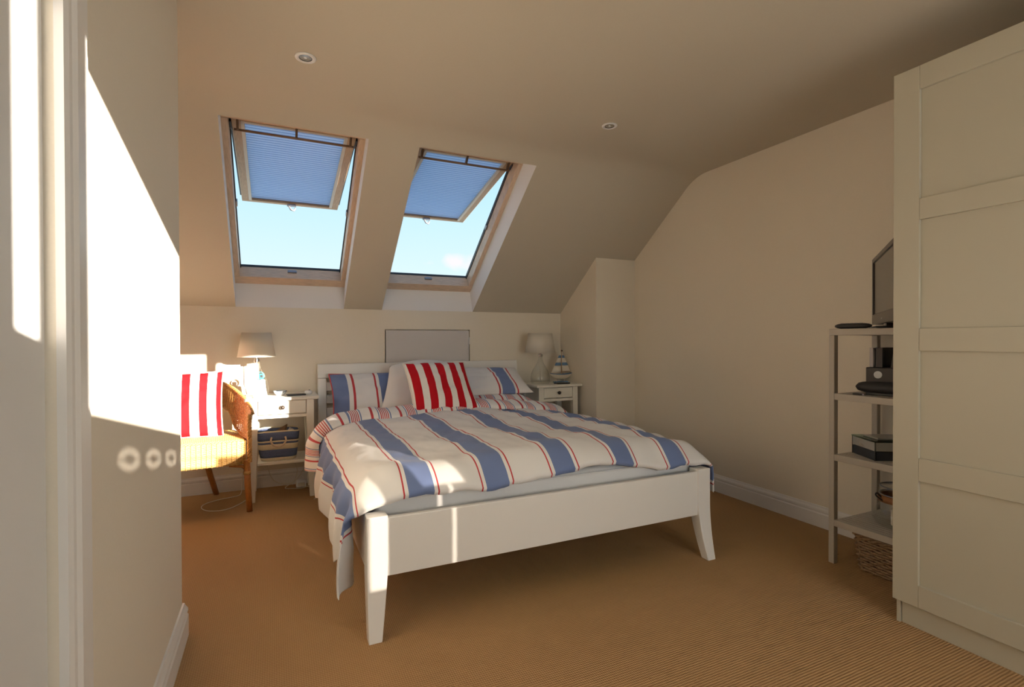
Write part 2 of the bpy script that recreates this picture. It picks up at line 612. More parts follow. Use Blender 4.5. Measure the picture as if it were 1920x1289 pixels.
struct(MB().quad((XR, YR, 0), (XR, YB, 0), (XR, YB, ZK), (XR, YS, ZC), (XR, YR, ZC)).build('wall_right', WALL),
       'long cream wall on the shelf and wardrobe side', 'wall')
# boxing in the corner
BX, BY = 2.36, 3.455
zb = ZK + (YB - BY) * math.tan(TH)
mb = MB()
mb.quad((BX, BY, 0), (XR, BY, 0), (XR, BY, zb), (BX, BY, zb))
mb.quad((BX, BY, 0), (BX, YB, 0), (BX, YB, ZK), (BX, BY, zb))
struct(mb.build('wall_corner', WALL), 'cream boxed-in corner column beside the bedside table with the sailing boat', 'wall')

# partition on the left, its return and the alcove end
DY0, DY1 = 0.20, 0.994
mb = MB()
mb.quad((XL, YR, 0), (XL, DY0, 0), (XL, DY0, ZC), (XL, YR, ZC))
mb.quad((XL, DY1, 0), (XL, YL, 0), (XL, YL, ZC), (XL, DY1, ZC))
mb.quad((XL, DY0, 2.02), (XL, DY1, 2.02), (XL, DY1, ZC), (XL, DY0, ZC))
mb.quad((XL, YL, 0), (XA, YL, 0), (XA, YL, ZC), (XL, YL, ZC))
for y in (DY0, DY1):
    mb.quad((XL, y, 0), (XL - 0.04, y, 0), (XL - 0.04, y, 2.02), (XL, y, 2.02))
mb.quad((XL, DY0, 2.02), (XL, DY1, 2.02), (XL - 0.04, DY1, 2.02), (XL - 0.04, DY0, 2.02))
struct(mb.build('wall_left', WALL), 'cream partition with a door beside the wicker chair alcove', 'wall')
struct(MB().quad((XA, YL, 0), (XA, YB, 0), (XA, YB, ZK), (XA, YS, ZC), (XA, YL, ZC)).build('wall_alcove', WALL),
       'cream end wall of the wicker chair alcove', 'wall')
# the door leaf in the partition
door = thing('door_1', 'plain white flush door in the partition', 'door', (XL, DY0, 0), kind='structure')
MB().box(-0.038, -0.012, 0.006, DY1 - DY0 - 0.004, 0.006, 2.012).build('door_leaf', DOORW, door, bevel=0.002)
for z in (0.25, 1.75):
    MB().box(-0.013, -0.006, DY1 - DY0 - 0.014, DY1 - DY0 - 0.001, z - 0.045, z + 0.045).build('hinge', GREYMETAL, door, bevel=0.002)
# architrave: stepped moulding round the door
aprof = [(0, 0), (0.012, 0), (0.016, 0.010), (0.016, 0.022), (0.021, 0.030), (0.021, 0.075), (0.015, 0.088), (0.015, 0.098), (0.009, 0.112), (0.009, 0.124), (0, 0.124)]
arch = thing('trim_1', 'white moulded architrave round the partition door', 'trim', (XL, DY1, 0), kind='structure')
MB().extrude(aprof, lambda p, t: (p[0], p[1], t), 0, 2.02).build('architrave_upright', GLOSSW, arch)
MB().extrude(aprof, lambda p, t: (p[0], DY0 - DY1 - p[1], t), 0, 2.02).build('architrave_upright', GLOSSW, arch)
MB().extrude(aprof, lambda p, t: (p[0], t, 2.02 + p[1]), DY0 - DY1 - 0.124, 0.124).build('architrave_head', GLOSSW, arch)

# skirting boards
sprof = [(0, 0), (0.018, 0), (0.018, 0.074), (0.014, 0.079), (0.014, 0.084), (0.017, 0.089), (0.016, 0.098), (0.009, 0.107), (0.006, 0.115), (0, 0.116)]
sk = MB().extrude(sprof, lambda p, t: (t, YB - p[0], p[1]), XA, BX).build('baseboard_back', GLOSSW)
struct(sk, 'white moulded skirting board along the knee wall', 'skirting board')
sk = MB().extrude(sprof, lambda p, t: (XR - p[0], t, p[1]), YR, BY).build('baseboard_right', GLOSSW)
struct(sk, 'white moulded skirting board along the shelf wall', 'skirting board')
sk = MB().extrude(sprof, lambda p, t: (XL + p[0], t, p[1]), DY1 + 0.124, YL + 0.012).build('baseboard_left', GLOSSW)
struct(sk, 'white moulded skirting board at the foot of the partition', 'skirting board')
sk = MB().extrude(sprof, lambda p, t: (t, BY - p[0], p[1]), BX - 0.018, XR - 0.02).build('baseboard_corner', GLOSSW)
struct(sk, 'white moulded skirting board round the boxed-in corner', 'skirting board')


# ------------------------------------------------------------------ roof windows
def roof_window(idx, c, a, b, label):
    root = thing('window_%d' % idx, label, 'roof window', slope(c, 0), kind='structure')
    o = Vector(slope(c, 0))

    def P(x, s, n):
        return Vector(slope(c + x, s, n)) - o

    # painted reveal
    I = [(-0.366, 0.085), (0.366, 0.085), (0.366, 1.395), (-0.366, 1.395)]
    Ou = [(a, 0), (b, 0), (b, s_op), (a, s_op)]
    mb = MB()
    for k in range(4):
        d = (k + 1) % 4
        mb.quad(P(*Ou[k], 0), P(*Ou[d], 0), P(*I[d], 0.16), P(*I[k], 0.16))
    mb.build('reveal', LINING, root)
    # pine frame: four bars
    fx, f0, f1 = 0.334, 0.150, 1.345

    def bar(x0, x1, s0, s1, n0, n1, name, m, par, bev=0.003):
        return MB().hexa([P(x0, s0, n0), P(x1, s0, n0), P(x1, s1, n0), P(x0, s1, n0), P(x0, s0, n1), P(x1, s0, n1), P(x1, s1, n1), P(x0, s1, n1)]).build(name, m, par, bevel=bev)

    bar(-0.375, 0.375, 0.078, f0, 0.148, 0.245, 'frame_sill', FRAMEP, root)
    bar(-0.375, 0.375, f1, 1.40, 0.148, 0.245, 'frame_head', FRAMEP, root)
    for sx in (-1, 1):
        x0, x1 = sorted((sx * fx, sx * 0.375))
        j = bar(x0, x1, f0, f1, 0.148, 0.245, 'frame_jamb', FRAMEPV, root)
        x0, x1 = sorted((sx * (fx - 0.006), sx * fx))
        bar(x0, x1, f0, f1, 0.232, 0.247, 'seal', DARKCLAD, j, 0)
        x0, x1 = sorted((sx * (fx - 0.004), sx * (fx + 0.06)))
        bar(x0, x1, 0.10, 1.40, 0.2455, 0.262, 'flashing', DARKCLAD, j, 0)
        bar(min(sx * fx, sx * (fx - 0.012)), max(sx * fx, sx * (fx - 0.012)), 0.70, 0.74, 0.222, 0.25, 'catch', GREYMETAL, j, 0.002)
    bar(-0.334, 0.334, f0 - 0.012, f0 + 0.004, 0.2455, 0.262, 'sill_seal', DARKCLAD, root, 0)
    bar(-0.03, 0.03, f0 - 0.006, f0 + 0.012, 0.20, 0.222, 'latch_plate', GREYMETAL, root, 0.003)

    # open sash, hinged at the head
    O2 = Vector((0, 3.055, 2.232)) - Vector((0, o.y, o.z))
    ang = math.radians(10.7)
    tv, mv = Vector((0, math.cos(ang), -math.sin(ang))), Vector((0, math.sin(ang), math.cos(ang)))

    def Q(x, t, m):
        return O2 + Vector((x, 0, 0)) + tv * t + mv * m

    def qbar(x0, x1, t0, t1, m0, m1, name, m, par, bev=0.003):
        return MB().hexa([Q(x0, t0, m0), Q(x1, t0, m0), Q(x1, t1, m0), Q(x0, t1, m0), Q(x0, t0, m1), Q(x1, t0, m1), Q(x1, t1, m1), Q(x0, t1, m1)]).build(name, m, par, bevel=bev)

    L, sx_, w = 1.06, 0.322, 0.047
    sash = qbar(-sx_, sx_, -0.03, w, 0, 0.05, 'sash', PINE, root)
    qbar(-sx_, sx_, L - 0.032, L, 0, 0.05, 'sash_rail', PINE, sash)
    for s in (-1, 1):
        x0, x1 = sorted((s * sx_, s * (sx_ - w)))
        qbar(x0, x1, w, L - 0.032, 0, 0.05, 'sash_stile', PINEV, sash)
        x0, x1 = sorted((s * (sx_ - w - 0.016), s * (sx_ - w + 0.002)))
        qbar(x0, x1, w + 0.004, L - 0.034, -0.004, 0.012, 'blind_guide', ALU, sash, 0.001)
        x0, x1 = sorted((s * (sx_ - 0.004), s * (sx_ + 0.010)))
        qbar(x0, x1, 0.02, L - 0.05, 0.02, 0.066, 'cladding', DARKCLAD, sash, 0.002)
        # hinge arm between the sash and the frame
        MB().tube([Q(s * (sx_ + 0.002), 0.16, 0.012), Q(s * (sx_ + 0.008), 0.11, -0.004), Q(s * (sx_ + 0.011), 0.07, 0.006)], 0.009, 6).build('hinge_arm', DARKCLAD, sash)
    qbar(-sx_ - 0.01, sx_ + 0.01, L - 0.045, L + 0.006, 0.051, 0.066, 'bottom_cladding', DARKCLAD, sash, 0.002)
    qbar(-sx_ + 0.03, sx_ - 0.03, 0.03, L - 0.02, 0.034, 0.042, 'pane', PANE, sash, 0)
    # pleated blind
    npl = 38
    rows = []
    for k in range(npl * 2 + 1):
        t = 0.062 + (L - 0.10) * k / (npl * 2)
        rows.append([Q(-sx_ + w + 0.004, t, 0.008 + (0.018 if k % 2 else 0)), Q(sx_ - w - 0.004, t, 0.008 + (0.018 if k % 2 else 0))])
    MB().grid(rows).build('pleated_blind', BLIND, sash)
    mbf = MB()  # tinted strips added to draw shadow lines along the pleats
    for k in range(npl + 1):
        t = 0.062 + (L - 0.10) * k / npl
        mbf.hexa([Q(sx2, t + dt, m2) for m2 in (0.005, 0.010) for sx2, dt in ((-sx_ + w + 0.005, -0.0016), (sx_ - w - 0.005, -0.0016), (sx_ - w - 0.005, 0.0016), (-sx_ + w + 0.005, 0.0016))])
    fo = mbf.build('fold_shade_line', FOLDSHADE, sash)
    fo['kind'] = 'stuff'
    qbar(-sx_ + w, sx_ - w, L - 0.046, L - 0.030, 0.004, 0.026, 'blind_bottom_rail', BROWNBAR, sash, 0.002)
    qbar(-sx_ + w, sx_ - w, w - 0.002, w + 0.016, -0.004, 0.026, 'blind_head_rail', ALU, sash, 0.002)
    # pull bar across the head of the sash, on three clips
    MB().tube([Q(-sx_ + 0.012, 0.082, -0.034), Q(sx_ - 0.012, 0.082, -0.034)], 0.007, 8).build('pull_bar', BROWNBAR, sash, smooth=True)
    for x in (-sx_ + 0.03, 0.0, sx_ - 0.03):
        MB().hexa([Q(x - 0.006, 0.03, -0.005), Q(x + 0.006, 0.03, -0.005), Q(x + 0.006, 0.052, -0.002), Q(x - 0.006, 0.052, -0.002),
                   Q(x - 0.006, 0.070, -0.040), Q(x + 0.006, 0.070, -0.040), Q(x + 0.006, 0.092, -0.036), Q(x - 0.006, 0.092, -0.036)]).build('bar_clip', BRONZE, sash)
    # lever handle on the bottom rail
    MB().hexa([Q(-0.032, L - 0.03, -0.012), Q(0.032, L - 0.03, -0.012), Q(0.032, L - 0.004, -0.012), Q(-0.032, L - 0.004, -0.012),
               Q(-0.026, L - 0.03, 0.002), Q(0.026, L - 0.03, 0.002), Q(0.026, L - 0.004, 0.002), Q(-0.026, L - 0.004, 0.002)]).build('handle', GREYMETAL, sash, bevel=0.003)
    MB().tube([Q(-0.018, L - 0.016, -0.010), Q(-0.004, L - 0.012, -0.036), Q(0.016, L - 0.012, -0.044), Q(0.026, L - 0.012, -0.022)], 0.007, 8).build('handle_lever', GREYMETAL, sash, smooth=True)
    return root


roof_window(1, *SKY[0], 'pine roof window with open sash and blue blind above the lamp with the watch')
roof_window(2, *SKY[1], 'pine roof window with open sash and blue blind above the eaves hatch')

# ------------------------------------------------------------------ wall and window behind the camera
WX0, WX1, WZ0, WZ1 = 0.735, 2.500, 0.60, 2.010
mb = MB()
mb.quad((XL, YR, 0), (WX0, YR, 0), (WX0, YR, ZC), (XL, YR, ZC))
mb.quad((WX1, YR, 0), (XR, YR, 0), (XR, YR, ZC), (WX1, YR, ZC))
mb.quad((WX0, YR, 0), (WX1, YR, 0), (WX1, YR, WZ0), (WX0, YR, WZ0))
mb.quad((WX0, YR, WZ1), (WX1, YR, WZ1), (WX1, YR, ZC), (WX0, YR, ZC))
struct(mb.build('wall_front', WALL), 'cream wall with the sunlit window facing the bed foot', 'wall')
win = thing('window_3', 'white casement window facing the bed foot', 'window', (WX0, YR, WZ0), kind='structure')


def wbox(x0, x1, z0, z1, name, d=0.02):
    return MB().box(x0 - WX0, x1 - WX0, -d / 2, d / 2, z0 - WZ0, z1 - WZ0).build(name, GLOSSW, win, bevel=0.002)


wbox(2.183, 2.251, WZ0, WZ1, 'mullion')
wbox(2.251, WX1, 1.951, WZ1, 'casement_head')
wbox(0.774, 0.850, WZ0, WZ1, 'casement_stile')
# unseen half-height cafe curtain: uneven panels and ring slots shaped to pattern the sun
ZE = 1.305
cafe = thing('cafe_curtain', 'unseen half-height curtain with sun-shaping slots hanging at the casement window', 'curtain', (WX0, YR + 0.03, WZ0))


def cafe_panel(x0, x1, zt, ring0=None):
    mb = MB()
    zbot = WZ0 - 0.06

    def rect(xa, xb, za, zb_):
        mb.quad((xa - WX0, 0, za - WZ0), (xb - WX0, 0, za - WZ0), (xb - WX0, 0, zb_ - WZ0), (xa - WX0, 0, zb_ - WZ0))

    if ring0 is None:
        rect(x0, x1, zbot, zt)
        return mb.build('panel', CURTAIN, cafe)
    p, q = 0.127, 0.073
    xs = [ring0 + p * k for k in range(4)]
    xa, xb = xs[0] - p / 2, xs[-1] + p / 2
    zl, zh = ZE - q / 2, ZE + q / 2
    rect(x0, x1, zbot, zl)
    rect(x0, x1, zh, zt)
    rect(x0, xa, zl, zh)
    rect(xb, x1, zl, zh)
    n = 32

    def ell(xc, f):
        return [(xc + 0.050 * f * math.cos(2 * PI * k / n + PI / 4) - WX0, 0, ZE + 0.0265 * f * math.sin(2 * PI * k / n + PI / 4) - WZ0) for k in range(n)]

    for xc in xs:
        sq = []
        for k in range(n):
            an = 2 * PI * k / n + PI / 4
            m_ = max(abs(math.cos(an)), abs(math.sin(an)))
            sq.append((xc + math.cos(an) / m_ * p / 2 - WX0, 0, ZE + math.sin(an) / m_ * q / 2 - WZ0))
        mb.grid([sq, ell(xc, 1.0)], closed_u=True)
    o = mb.build('panel', CURTAIN, cafe)
    for xc in xs:
        core = MB()
        core.v = ell(xc, 0.43)
        core.f = [tuple(range(n))]
        core.build('sun_ring_disc', CHROME, o)  # disc added to mask the slot centre so sunlight falls as a ring
        MB().grid([ell(xc, 0.43), ell(xc, 1.0)], closed_u=True).build('sun_ring_dimmer', RINGDIM, o)
    return o


cafe_panel(WX0 - 0.06, 1.50, 1.39, 0.993)
for x0, x1, zt in ((1.495, 1.785, 1.25), (1.853, 2.0, 1.25), (1.998, 2.096, 1.12), (2.107, 2.19, 1.12), (2.215, WX1 + 0.06, 1.47), (1.78, 1.856, 0.78), (2.088, 2.112, 0.78)):
    cafe_panel(x0, x1, zt)
for x0, x1, zb_, zt in ((1.784, 1.854, 0.775, 1.25), (2.091, 2.109, 0.775, 1.121), (1.999, 2.19, 1.119, 1.30)):
    MB().quad((x0 - WX0, 0.002, zb_ - WZ0), (x1 - WX0, 0.002, zb_ - WZ0), (x1 - WX0, 0.002, zt - WZ0), (x0 - WX0, 0.002, zt - WZ0)).build('sun_dimmer_strip', SUNDIM, cafe)  # unseen strips added to soften the sun on the bed
MB().tube([(-0.05, 0.004, ZE - WZ0), (WX1 - WX0 + 0.05, 0.004, ZE - WZ0)], 0.0022, 6).build('rod', CHROME, cafe)
d2 = MB().box(WX0 - 0.06, 0.778, YR + 0.045, YR + 0.055, WZ0 - 0.06, 1.48).build('window_screen', CURTAIN)  # unseen strip added to cut off the sun streak on the door
tag(d2, 'added narrow strip blocking the sun at the partition end of the casement window', 'curtain')

# ------------------------------------------------------------------ bed
BX0, BX1, BF = 0.285, 1.889, 1.811
bed = thing('bed_frame', 'white wooden double bed frame with slatted headboard and curved front legs', 'bed', ((BX0 + BX1) / 2, 2.9, 0))
hw = (BX1 - BX0) / 2
fy = BF - 2.9


def bed_leg(side):
    rows = []
    for k in range(25):
        z = 0.425 * k / 24
        t = max(0.0, 1 - z / 0.26)
        wd = 0.074 - 0.028 * t ** 1.4
        fwd = -0.034 * t ** 1.8
        dp = 0.062 - 0.018 * t
        xo = side * hw
        xi = side * (hw - wd)
        x0, x1 = min(xo, xi), max(xo, xi)
        y0 = fy + fwd
        rows.append([(x0, y0, z), (x1, y0, z), (x1, y0 + dp, z), (x0, y0 + dp, z)])
    mb = MB()
    mb.grid(rows, closed_u=True)
    n = len(rows)
    mb.f.append((3, 2, 1, 0))
    mb.f.append(tuple((n - 1) * 4 + q for q in range(4)))
    return mb.build('leg', BEDW, bed, bevel=0.003)


for s in (-1, 1):
    bed_leg(s)
MB().box(-hw + 0.072, hw - 0.072, fy + 0.008, fy + 0.03, 0.207, 0.415).build('footboard', BEDW, bed, bevel=0.003)
for s in (-1, 1):
    x0, x1 = sorted((s * hw - s * 0.006, s * hw - s * 0.030))
    MB().box(x0, x1, fy + 0.06, 1.04, 0.22, 0.40).build('side_rail', BEDW, bed, bevel=0.003)
MB().box(-0.03, 0.03, fy + 0.03, 1.04, 0.22, 0.27).build('centre_beam', BEDW, bed, bevel=0.003)
for k in range(14):
    y = fy + 0.14 + k * 0.145
    MB().box(-hw + 0.03, hw - 0.03, y, y + 0.07, 0.27, 0.288).build('bed_slat', BEDW, bed)
# headboard: two posts, a wide top board, slats
hx = 0.805


def hb_y(z):
    return 1.035 + 0.035 * max(0, (z - 0.4) / 0.46) ** 1.6


def hb_piece(x0, x1, z0, z1, name, th=0.028, dy=0.0, n=6):
    rows = []
    for k in range(n + 1):
        z = z0 + (z1 - z0) * k / n
        y = hb_y(z) + dy
        rows.append([(x0, y, z), (x1, y, z), (x1, y + th, z), (x0, y + th, z)])
    mb = MB()
    mb.grid(rows, closed_u=True)
    mb.f.append((3, 2, 1, 0))
    mb.f.append(tuple(n * 4 + q for q in range(4)))
    return mb.build(name, BEDW, bed, bevel=0.003)


for s in (-1, 1):
    x0, x1 = sorted((s * hx, s * (hx - 0.058)))
    hb_piece(x0, x1, 0.0, 0.764, 'headboard_post', 0.034, n=10)
hb_piece(-hx, hx, 0.766, 0.868, 'headboard_top', 0.034)
for k in range(5):
    z1 = 0.734 - k * 0.092
    hb_piece(-hx + 0.059, hx - 0.059, z1 - 0.062, z1, 'headboard_slat', 0.020, 0.006, 3)

# mattress: rounded slab with piping
mat_t = thing('mattress', 'white mattress lying in the bed frame under the striped duvet', 'mattress', ((BX0 + BX1) / 2, 2.92, 0.29))
MB().box(-0.765, 0.765, -1.03, 1.02, 0, 0.185).build('mattress_body', MATTRESS, mat_t, bevel=0.035, segs=4, smooth=True)
for z in (0.02, 0.165):
    pts = []
    for cx, cy, a0 in ((0.735, 0.99, 0), (-0.735, 0.99, 1), (-0.735, -1.0, 2), (0.735, -1.0, 3)):
        for k in range(5):
            a = (a0 + k / 4) * PI / 2
            pts.append((cx + 0.031 * math.cos(a), cy + 0.031 * math.sin(a), z))
    pts.append(pts[0])
    MB().tube(pts, 0.004, 6).build('piping', MATTRESS, mat_t)


# duvet --------------------------------------------------------------
def cross_profile():
    """(x, z, kind) across the bed; u equals x on the flat of the duvet"""
    left = [(0.235, 0.20), (0.232, 0.26), (0.234, 0.33), (0.238, 0.40), (0.248, 0.455), (0.275, 0.505), (0.325, 0.538), (0.40, 0.555)]
    mid = [(0.40 + 0.14 * k, 0.555 + 0.03 * math.sin(PI * k / 10)) for k in range(1, 10)]
    right = [(1.76, 0.552), (1.84, 0.535), (1.895, 0.500), (1.925, 0.455), (1.935, 0.40), (1.938, 0.35), (1.940, 0.30)]
    return smooth_path([(x, 0, z) for x, z in left + mid + right], 8)


CP = cross_profile()
CU = [0.0]
for p, q in zip(CP, CP[1:]):
    CU.append(CU[-1] + (q - p).length)
# shift so that u equals x around the left part of the top
iu = min(range(len(CP)), key=lambda k: abs(CP[k].x - 0.48) if CP[k].z > 0.5 else 9)
sh = 0.48 - CU[iu]
CU = [u + sh for u in CU]


def fbm(x, y, z=0.0):
    return noise.noise((x, y, z)) + 0.5 * noise.noise((2 * x, 2 * y, z + 3.1)) + 0.25 * noise.noise((4 * x, 4 * y, z + 7.7))


DY_F, DY_H = 1.835, 3.20


def duvet_point(ci, y, lift=0.0):
    p = CP[ci]
    x, z = p.x, p.z
    u = CU[ci]
    topness = max(0.0, min(1.0, (z - 0.42) / 0.12))
    drop = 1 - topness
    # quilted, crumpled surface
    z += topness * (0.020 * fbm(u * 2.3, y * 1.9) + 0.010 * fbm(u * 6, y * 4.5, 2.0) + 0.004 * fbm(u * 19, y * 9, 5.0))
    # ripples across the stripes where the cloth is bunched towards the wall side
    z += topness * 0.006 * math.sin(y * 34 + 5 * noise.noise((u * 2.5, y * 1.2, 9))) * max(0.0, min(1.0, (u - 0.8) / 0.8))
    if x < 0.45:
        rip = 0.026 * math.sin(y * 17 + 2.5 * noise.noise((y * 2, 0, 1))) + 0.014 * math.sin(y * 39 + 1.3)
        x += drop * rip * min(1.0, (0.55 - p.z) / 0.25) - drop * 0.012
        hem = lerp_tab([(1.82, 0.135), (1.92, 0.125), (2.02, 0.19), (2.2, 0.265), (2.45, 0.245), (2.7, 0.225), (3.0, 0.215), (3.3, 0.21)], y)
        hem += 0.018 * math.sin(y * 23) + 0.008 * math.sin(y * 51)
        if p.z < 0.46:
            z = 0.46 + (z - 0.46) * (0.46 - hem) / 0.26
        # the hanging corner swings back from the foot
        if y < 2.1:
            k = (2.1 - y) / 0.27
            y = y + drop * 0.085 * k * min(1.0, max(0.0, (0.46 - z) / 0.30)) + drop * 0.0
    elif x > 1.8:
        x += drop * 0.012 * math.sin(y * 13 + 1)
    # round the foot edge down
    d = (p.y if False else y) - DY_F
    if d < 0.16 and topness > 0:
        t = 1 - max(0.0, d) / 0.16
        z -= topness * (0.088 + 0.012 * math.sin(u * 9)) * t ** 2.2
    # flatten beneath the turned-back edge
    return Vector((x, y, z + lift))


NV = 150
rows, uvs = [], []
# underside lip at the foot
for back, dz in ((0.075, -0.004), (0.03, -0.018), (0.006, -0.012)):
    r, uv = [], []
    for ci in range(len(CP)):
        q = duvet_point(ci, DY_F)
        drp = max(0.0, min(1.0, (CP[ci].z - 0.42) / 0.12))
        r.append(q + Vector((0, back * drp, dz * drp)))
        uv.append((CU[ci], -back))
    rows.append(r)
    uvs.append(uv)
for k in range(NV + 1):
    y = DY_F + (DY_H - DY_F) * k / NV
    rows.append([duvet_point(ci, y) for ci in range(len(CP))])
    uvs.append([(CU[ci], y) for ci in range(len(CP))])
duvet_loc = Vector((1.1, 2.5, 0.47))
duvet = thing('duvet', 'white duvet with broad blue and thin red stripes spread over the bed', 'duvet', duvet_loc)
MB().grid([[p - duvet_loc for p in r] for r in rows], uvs=uvs).build('cover', DUVET, duvet, smooth=True, solid=0.008)
# turned-back edge showing the narrow-striped reverse
rows, uvs = [], []
NF = 26
for k in range(NF + 1):
    w = k / NF
    r, uv = [], []
    for ci in range(len(CP)):
        p = CP[ci]
        u = CU[ci]
        topness = max(0.0, min(1.0, (p.z - 0.42) / 0.12))
        y0 = 3.10 + 0.02 * math.sin(u * 7) + 0.015 * math.sin(u * 17)
        y = y0 + 0.30 * w
        ang = PI * w
        base = duvet_point(ci, 3.12)
        thick = 0.052 + 0.010 * fbm(u * 5, 1.0)
        lift = thick * math.sin(PI * min(1.0, w * 1.0)) ** 0.55 - 0.012 * w
        x = base.x
        z = base.z + topness * lift + 0.005 * fbm(u * 14, y * 11, 4)
        if p.x < 0.40 and p.z < 0.56:
            dr_ = 1 - topness
            x -= (0.010 + 0.055 * math.sin(PI * w) ** 0.6) * (0.35 + 0.65 * dr_)
            z = p.z + topness * lift
            hem = 0.30 - 0.055 * w
            if p.z < 0.46:
                f = (0.46 - p.z) / 0.26
                z = 0.46 + topness * lift - f * (0.46 - hem)
                y = y + 0.06 * f * w - 0.02 * f
                x -= 0.03 * f * w
        if p.x > 1.83:
            x += 0.016
        r.append(Vector((x, y, z)) - duvet_loc)
        uv.append((u, y))
    rows.append(r)
    uvs.append(uv)
fold = MB().grid(rows, uvs=uvs).build('turned_back_edge', REVERSE, duvet, smooth=True, solid=0.006)
fold['label'] = 'turned-back edge with narrow red and blue stripes'


# pillows ------------------------------------------------------------
def pillow(name, label, cat, w, h, t, m, loc, tilt, rz=0.0, roll=0.0, seed=0, n=34, flange=0.0, pinch=0.10, piping=None, group=None, sag=0.0, taper=0.0):
    """w across, h up, t thick; stands on its lower edge and leans back by tilt"""
    mb = MB()
    front, back, uvs = [], [], []
    for j in range(n + 1):
        rf, rb, uv = [], [], []
        b = -1 + 2 * j / n
        for i in range(n + 1):
            a = -1 + 2 * i / n
            ea = 1 - pinch * (1 - b * b) if False else 1 - pinch * (1 - abs(b) ** 2.2) * 0.0 - pinch * 0.5 * (1 - b * b)
            eb = 1 - pinch * 0.5 * (1 - a * a)
            x = a * ea * w / 2 * (1 - taper * (b + 1) / 2)
            z = b * eb * h / 2 + h / 2
            prof_ = max(0.0, (1 - abs(a) ** 2.6)) ** 0.55 * max(0.0, (1 - abs(b) ** 2.6)) ** 0.55
            d = t / 2 * prof_
            cr_ = 0.035 * t / 0.12 * fbm(a * 2.1 + seed, b * 2.1, seed) * prof_ * 0.35
            z -= sag * (a * a) * (b + 1) / 2
            rf.append(Vector((x, -d - cr_, z)))
            rb.append(Vector((x, d + cr_, z)))
            uv.append(((a + 1) / 2 * w, (b + 1) / 2 * h))
        front.append(rf)
        back.append(rb)
        uvs.append(uv)
    mb.grid(front, uvs=uvs)
    mb.grid(back, uvs=uvs)
    o = thing(name, label, cat, loc, rz, group)
    o.rotation_mode = 'QUATERNION'
    o.rotation_quaternion = (Matrix.Rotation(rz, 3, 'Z') @ Matrix.Rotation(-tilt, 3, 'X') @ Matrix.Rotation(roll, 3, 'Y')).to_quaternion()
    c = mb.build('cover', m, o, smooth=True)
    if piping:
        pts = [front[0][i] for i in range(n + 1)] + [front[j][n] for j in range(1, n + 1)] + [front[n][i] for i in range(n - 1, -1, -1)] + [front[j][0] for j in range(n - 1, -1, -1)]
        MB().tube(pts, 0.0045, 6, caps=False).build('piping', piping, o, smooth=True)
    return o


pillow('pillow', 'blue and white striped pillow with red edge leaning near the basket bedside table', 'pillow', 0.70, 0.42, 0.15, PILLOWS, (0.70, 3.60, 0.490), math.radians(43), seed=1, piping=REDPIPE)
pillow('pillow', 'narrow-striped pillow lying flat under the pillow with one broad blue stripe', 'pillow', 0.64, 0.42, 0.16, REVERSE, (1.49, 3.41, 0.560), math.radians(88), seed=2)
pillow('pillow', 'white pillow with one broad blue stripe near the sailing boat', 'pillow', 0.66, 0.38, 0.13, PILLOWR, (1.485, 3.50, 0.635), math.radians(63), seed=3)
pillow('pillow', 'plain white pillow standing behind the red striped cushion on the bed', 'pillow', 0.80, 0.50, 0.16, WHITEPIL, (1.01, 3.45, 0.510), math.radians(39), seed=4, sag=0.06, taper=0.36)
pillow('cushion', 'red and white striped square cushion leaning on the bed pillows', 'cushion', 0.430, 0.43, 0.14, REDCUSH, (1.000, 3.125, 0.585), math.radians(46), seed=5, piping=WHITEPIPE)


# ------------------------------------------------------------------ bedside tables
def bedside(loc, w, label):
    t = thing('bedside_table', label, 'bedside table', loc)
    h, d = 0.672, 0.35
    lx, lw = w / 2 - 0.030, 0.046
    MB().box(-w / 2, w / 2, 0, d, h - 0.020, h).build('table_top', NIGHTW, t, bevel=0.004)
    for sx in (-1, 1):
        for y0 in (0.025, d - 0.060):
            xo = sx * lx
            rows = []
            for z, k in ((0, 0.62), (0.24, 0.86), (0.50, 1), (h - 0.0205, 1)):
                x0, x1 = sorted((xo, xo - sx * lw * k))
                yy0, yy1 = (y0, y0 + 0.040 * k) if y0 < 0.1 else (y0 + 0.04 * (1 - k), y0 + 0.04)
                rows.append([(x0, yy0, z), (x1, yy0, z), (x1, yy1, z), (x0, yy1, z)])
            mb = MB()
            mb.grid(rows, closed_u=True)
            mb.f += [(3, 2, 1, 0), (12, 13, 14, 15)]
            mb.build('leg', NIGHTW, t, bevel=0.002)
    ix = lx - lw
    MB().box(-ix, ix, 0.032, 0.050, 0.535, 0.556).build('front_rail', NIGHTW, t, bevel=0.002)
    MB().box(-ix, ix, d - 0.055, d - 0.035, 0.535, h - 0.0205).build('back_panel', NIGHTW, t, bevel=0.002)
    for sx in (-1, 1):
        x0, x1 = sorted((sx * (lx - 0.008), sx * (lx - 0.026)))
        MB().box(x0, x1, 0.062, d - 0.058, 0.535, h - 0.0205).build('side_panel', NIGHTW, t, bevel=0.002)
    dr_ = MB().box(-ix + 0.004, ix - 0.004, 0.030, 0.048, 0.561, h - 0.025).build('drawer', NIGHTW, t, bevel=0.003)
    MB().lathe([(0.0, 0.0), (0.007, 0.001), (0.006, 0.010), (0.0135, 0.016), (0.0145, 0.022), (0.010, 0.028), (0.0, 0.030)], n=18).build('knob', KNOB, dr_, smooth=True)
    kb = [o for o in bpy.data.objects if o.parent == dr_][0]
    kb.rotation_euler = (PI / 2, 0, 0)
    kb.location = (0, 0.031, 0.605)
    MB().box(-ix - 0.004, ix + 0.004, 0.032, d - 0.026, 0.232, 0.250).build('lower_shelf', NIGHTW, t, bevel=0.003)
    return t


